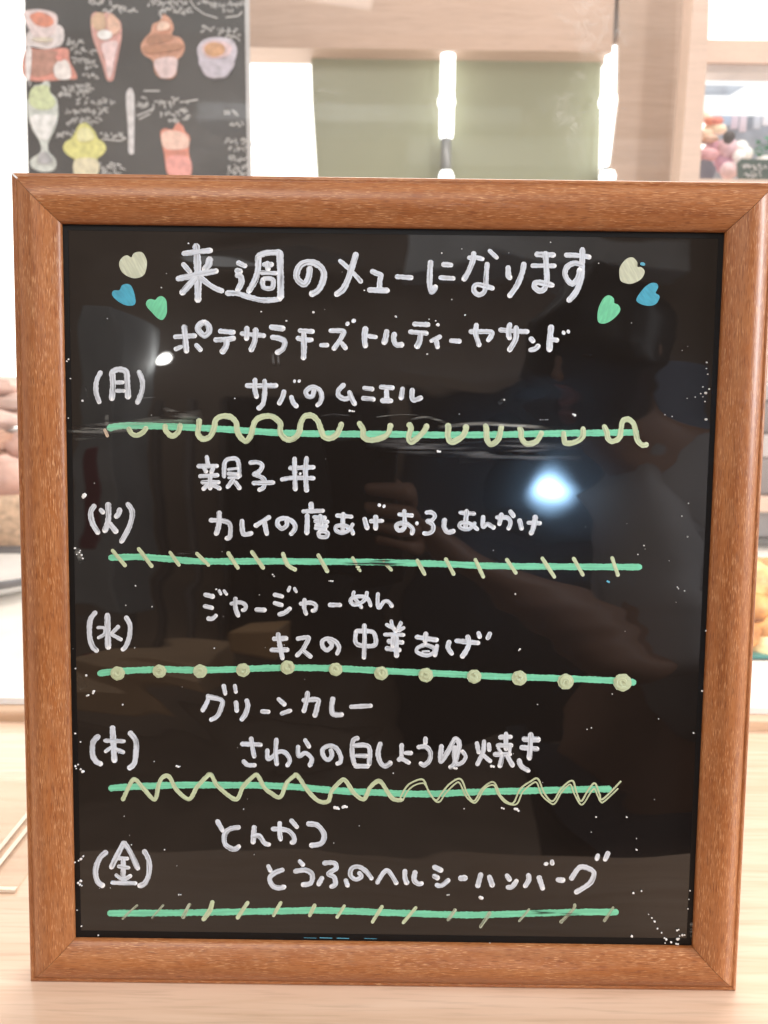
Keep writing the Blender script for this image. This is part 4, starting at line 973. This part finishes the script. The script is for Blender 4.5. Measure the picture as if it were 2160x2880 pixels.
# ------------------------------------------------------------------ the photographer and the phone (seen mirrored in the sheet)
ph = empty('smartphone', tuple(CAM - fwd*.006), 'dark smartphone held upright in front of the menu board, taking the picture', 'smartphone')
mrot = Matrix(((cright.x, cup.x, -fwd.x), (cright.y, cup.y, -fwd.y), (cright.z, cup.z, -fwd.z)))
ph.rotation_euler = mrot.to_euler()
q = MB(); q.box((-.060, -.135, -.002), (.012, .012, .0055)); bevel(q.build('body', plain('black_phone_case', (.012, .012, .014), .35), ph), .0035, 3)
q = MB(); q.box((-.0575, -.1325, .0056), (.0095, .0095, .0062)); q.build('screen', plain('phone_screen', (.05, .05, .055), .1), ph)
q = MB(); q.box((-.010, -.008, -.0032), (.0085, .0085, -.0021)); bevel(q.build('camera_bump', plain('black_glass', (.01, .01, .01), .1), ph), .002, 2)
def pw(x, y, z): return ph.location + mrot @ Vector((x, y, z))

skin = plain('skin', (.36, .20, .14), .5, .08, 20); hairm = plain('black_hair', (.012, .010, .010), .45, .3, 60)
shirtm = plain('pale_grey_shirt_cloth', (.48, .47, .49), .85, .06, 9); trm = plain('dark_trousers_cloth', (.03, .035, .05), .85, .1, 9)
person = empty('person', (.36, -.86, -1.0), 'person in pale grey T-shirt, dark hair, holding up a smartphone before the board', 'person')
PO = Vector(person.location)
def skinmesh(name, chains, m_, sub=2, parent=person):
    """connected joints with a radius each, grown into one continuous surface"""
    vs = []; es = []; rs = []; idx = {}
    for ch in chains:
        prev = None
        for (k, p_, r_) in ch:
            if k not in idx:
                idx[k] = len(vs); vs.append(Vector(p_)-PO); rs.append(r_)
            if prev is not None and (prev, idx[k]) not in es: es.append((prev, idx[k]))
            prev = idx[k]
    me = bpy.data.meshes.new(name); me.from_pydata(vs, es, []); me.materials.append(m_)
    o = bpy.data.objects.new(name, me); COL.objects.link(o); o.parent = parent
    md = o.modifiers.new('skin', 'SKIN'); md.use_smooth_shade = True
    for i, r_ in enumerate(rs):
        q_ = me.skin_vertices[0].data[i]; q_.radius = (r_, r_) if isinstance(r_, (int, float)) else r_
    me.skin_vertices[0].data[0].use_root = True
    sb_ = o.modifiers.new('sub', 'SUBSURF'); sb_.levels = sub; sb_.render_levels = sub
    return o
# joints
pel = (.48, -.90, -.12); spi = (.485, -.875, .04); che = (.49, -.84, .20); nk0 = (.40, -.80, .325); nk1 = (.335, -.775, .375); hd = (.285, -.735, .455)
shr = (.365, -.79, .265); shl = (.63, -.86, .275)      # the arm nearer the middle of the sheet, and the other one
elr = (.335, -.60, .035); wrr = (.085, -.445, .185)
ell = (.66, -.78, .02); wrl = (.50, -.60, -.02)
hr = pw(.022, -.075, .015)
body = skinmesh('body', [
    [('pel', pel, .13), ('spi', spi, .115), ('che', che, .13), ('nk0', nk0, .06), ('nk1', nk1, .055), ('h1', (.300, -.755, .415), .075), ('h2', hd, .086), ('h3', (.285, -.745, .515), .07)],
    [('che', che, .13), ('shr', shr, .058), ('ar', (.36, -.70, .16), .047), ('elr', elr, .040), ('fr', (.215, -.525, .115), .040), ('wrr', wrr, .026), ('palm', tuple(hr), (.034, .016))],
    [('che', che, .13), ('shl', shl, .06), ('al', (.63, -.83, .15), .047), ('ell', ell, .040), ('fl', (.55, -.69, -.005), .036), ('wrl', wrl, .027), ('pl', (.47, -.53, -.02), (.036, .018))],
    [('pel', pel, .13), ('hpr', (.35, -.90, -.20), .09), ('knr', (.34, -.88, -.56), .060), ('anr', (.33, -.91, -.92), .042), ('tor', (.33, -.78, -.965), .035)],
    [('pel', pel, .13), ('hpl', (.53, -.90, -.20), .09), ('knl', (.54, -.88, -.56), .060), ('anl', (.55, -.91, -.92), .042), ('tol', (.56, -.78, -.965), .035)],
], skin)
# fingers of the hand round the phone: four across the back edge, the thumb over the screen side
FN = (('finger', .052, .0085), ('finger', .058, .009), ('finger', .054, .0088), ('finger', .044, .0078))
for k, (nm, ln, r_) in enumerate(FN):
    yy = -.045-.021*k; a = pw(.030, yy, .008); b = pw(.020, yy+.002, -.010); c = pw(.002-.003*(k == 1), yy+.004, -.0115); d = pw(.002-ln*.45, yy+.005, -.0105)
    skinmesh(nm, [[('p', tuple(hr+(a-hr)*.5), r_*1.2), ('a', a, r_*1.1), ('b', b, r_), ('c', c, r_*.92), ('d', d, r_*.8)]], skin, 2, body)
skinmesh('thumb', [[('p', tuple(hr), .014), ('a', pw(.026, -.060, .018), .0115), ('b', pw(.014, -.045, .018), .0105), ('c', pw(-.004, -.034, .015), .009)]], skin, 2, body)
for k in range(4):
    a = Vector((.46+.018*(k-1.5), -.50, -.02)); skinmesh('finger', [[('p', a+Vector((.0, -.03, 0)), .010), ('a', a, .0095), ('b', a+Vector((-.004, .03, -.008)), .0088), ('c', a+Vector((-.008, .048, -.024)), .0078)]], skin, 2, body)
skinmesh('thumb', [[('p', (.445, -.55, -.02), .012), ('a', (.425, -.53, -.02), .011), ('b', (.410, -.505, -.024), .0095)]], skin, 2, body)
# clothing follows the body
skinmesh('t_shirt', [
    [('pel', (.44, -.90, -.13), .155), ('spi', spi, .145), ('che', che, .155), ('nk0', (.415, -.815, .300), .085)],
    [('che', che, .155), ('shr', shr, .082), ('ar', (.372, -.72, .17), .082), ('e', (.349, -.615, .05), .084)],
    [('che', che, .155), ('shl', shl, .082), ('al', (.62, -.84, .19), .078), ('e', (.635, -.825, .13), .08)],
], shirtm)
skinmesh('trousers', [
    [('pel', (.44, -.90, -.17), .150), ('hpr', (.35, -.90, -.25), .112), ('knr', (.34, -.88, -.56), .082), ('anr', (.33, -.91, -.90), .066)],
    [('pel', (.44, -.90, -.17), .150), ('hpl', (.53, -.90, -.25), .112), ('knl', (.54, -.88, -.56), .082), ('anl', (.55, -.91, -.90), .066)],
], trm)
H0 = Vector(hd)-PO; look = (CAM - Vector(hd)).normalized(); side = look.cross(Vector((0, 0, 1))).normalized(); upv = side.cross(look)
q = MB(); q.blob(H0 - look*.022 + upv*.014, .106, (1.0, 1.05, 1.12), .05, 3, 32, 22); q.build('hair', hairm, person)
q = MB(); q.blob(H0 + look*.086 - upv*.008, .013, (1, 1.1, 1.5)); q.build('nose', skin, person)
for s_ in (-1, 1):
    q = MB(); q.blob(H0 + look*.074 + side*.031*s_ + upv*.012, .011, (1, 1, .7)); q.build('eye', plain('eye_%d' % (s_+1), (.04, .03, .03), .2), person)
    q = MB(); q.blob(H0 + side*.088*s_ - look*.01, .022, (.5, .9, 1.4)); q.build('ear', skin, person)
q = MB(); q.blob(H0 + look*.078 - upv*.042, .016, (1.3, 1, .35)); q.build('mouth', plain('lips', (.34, .12, .11), .5), person)
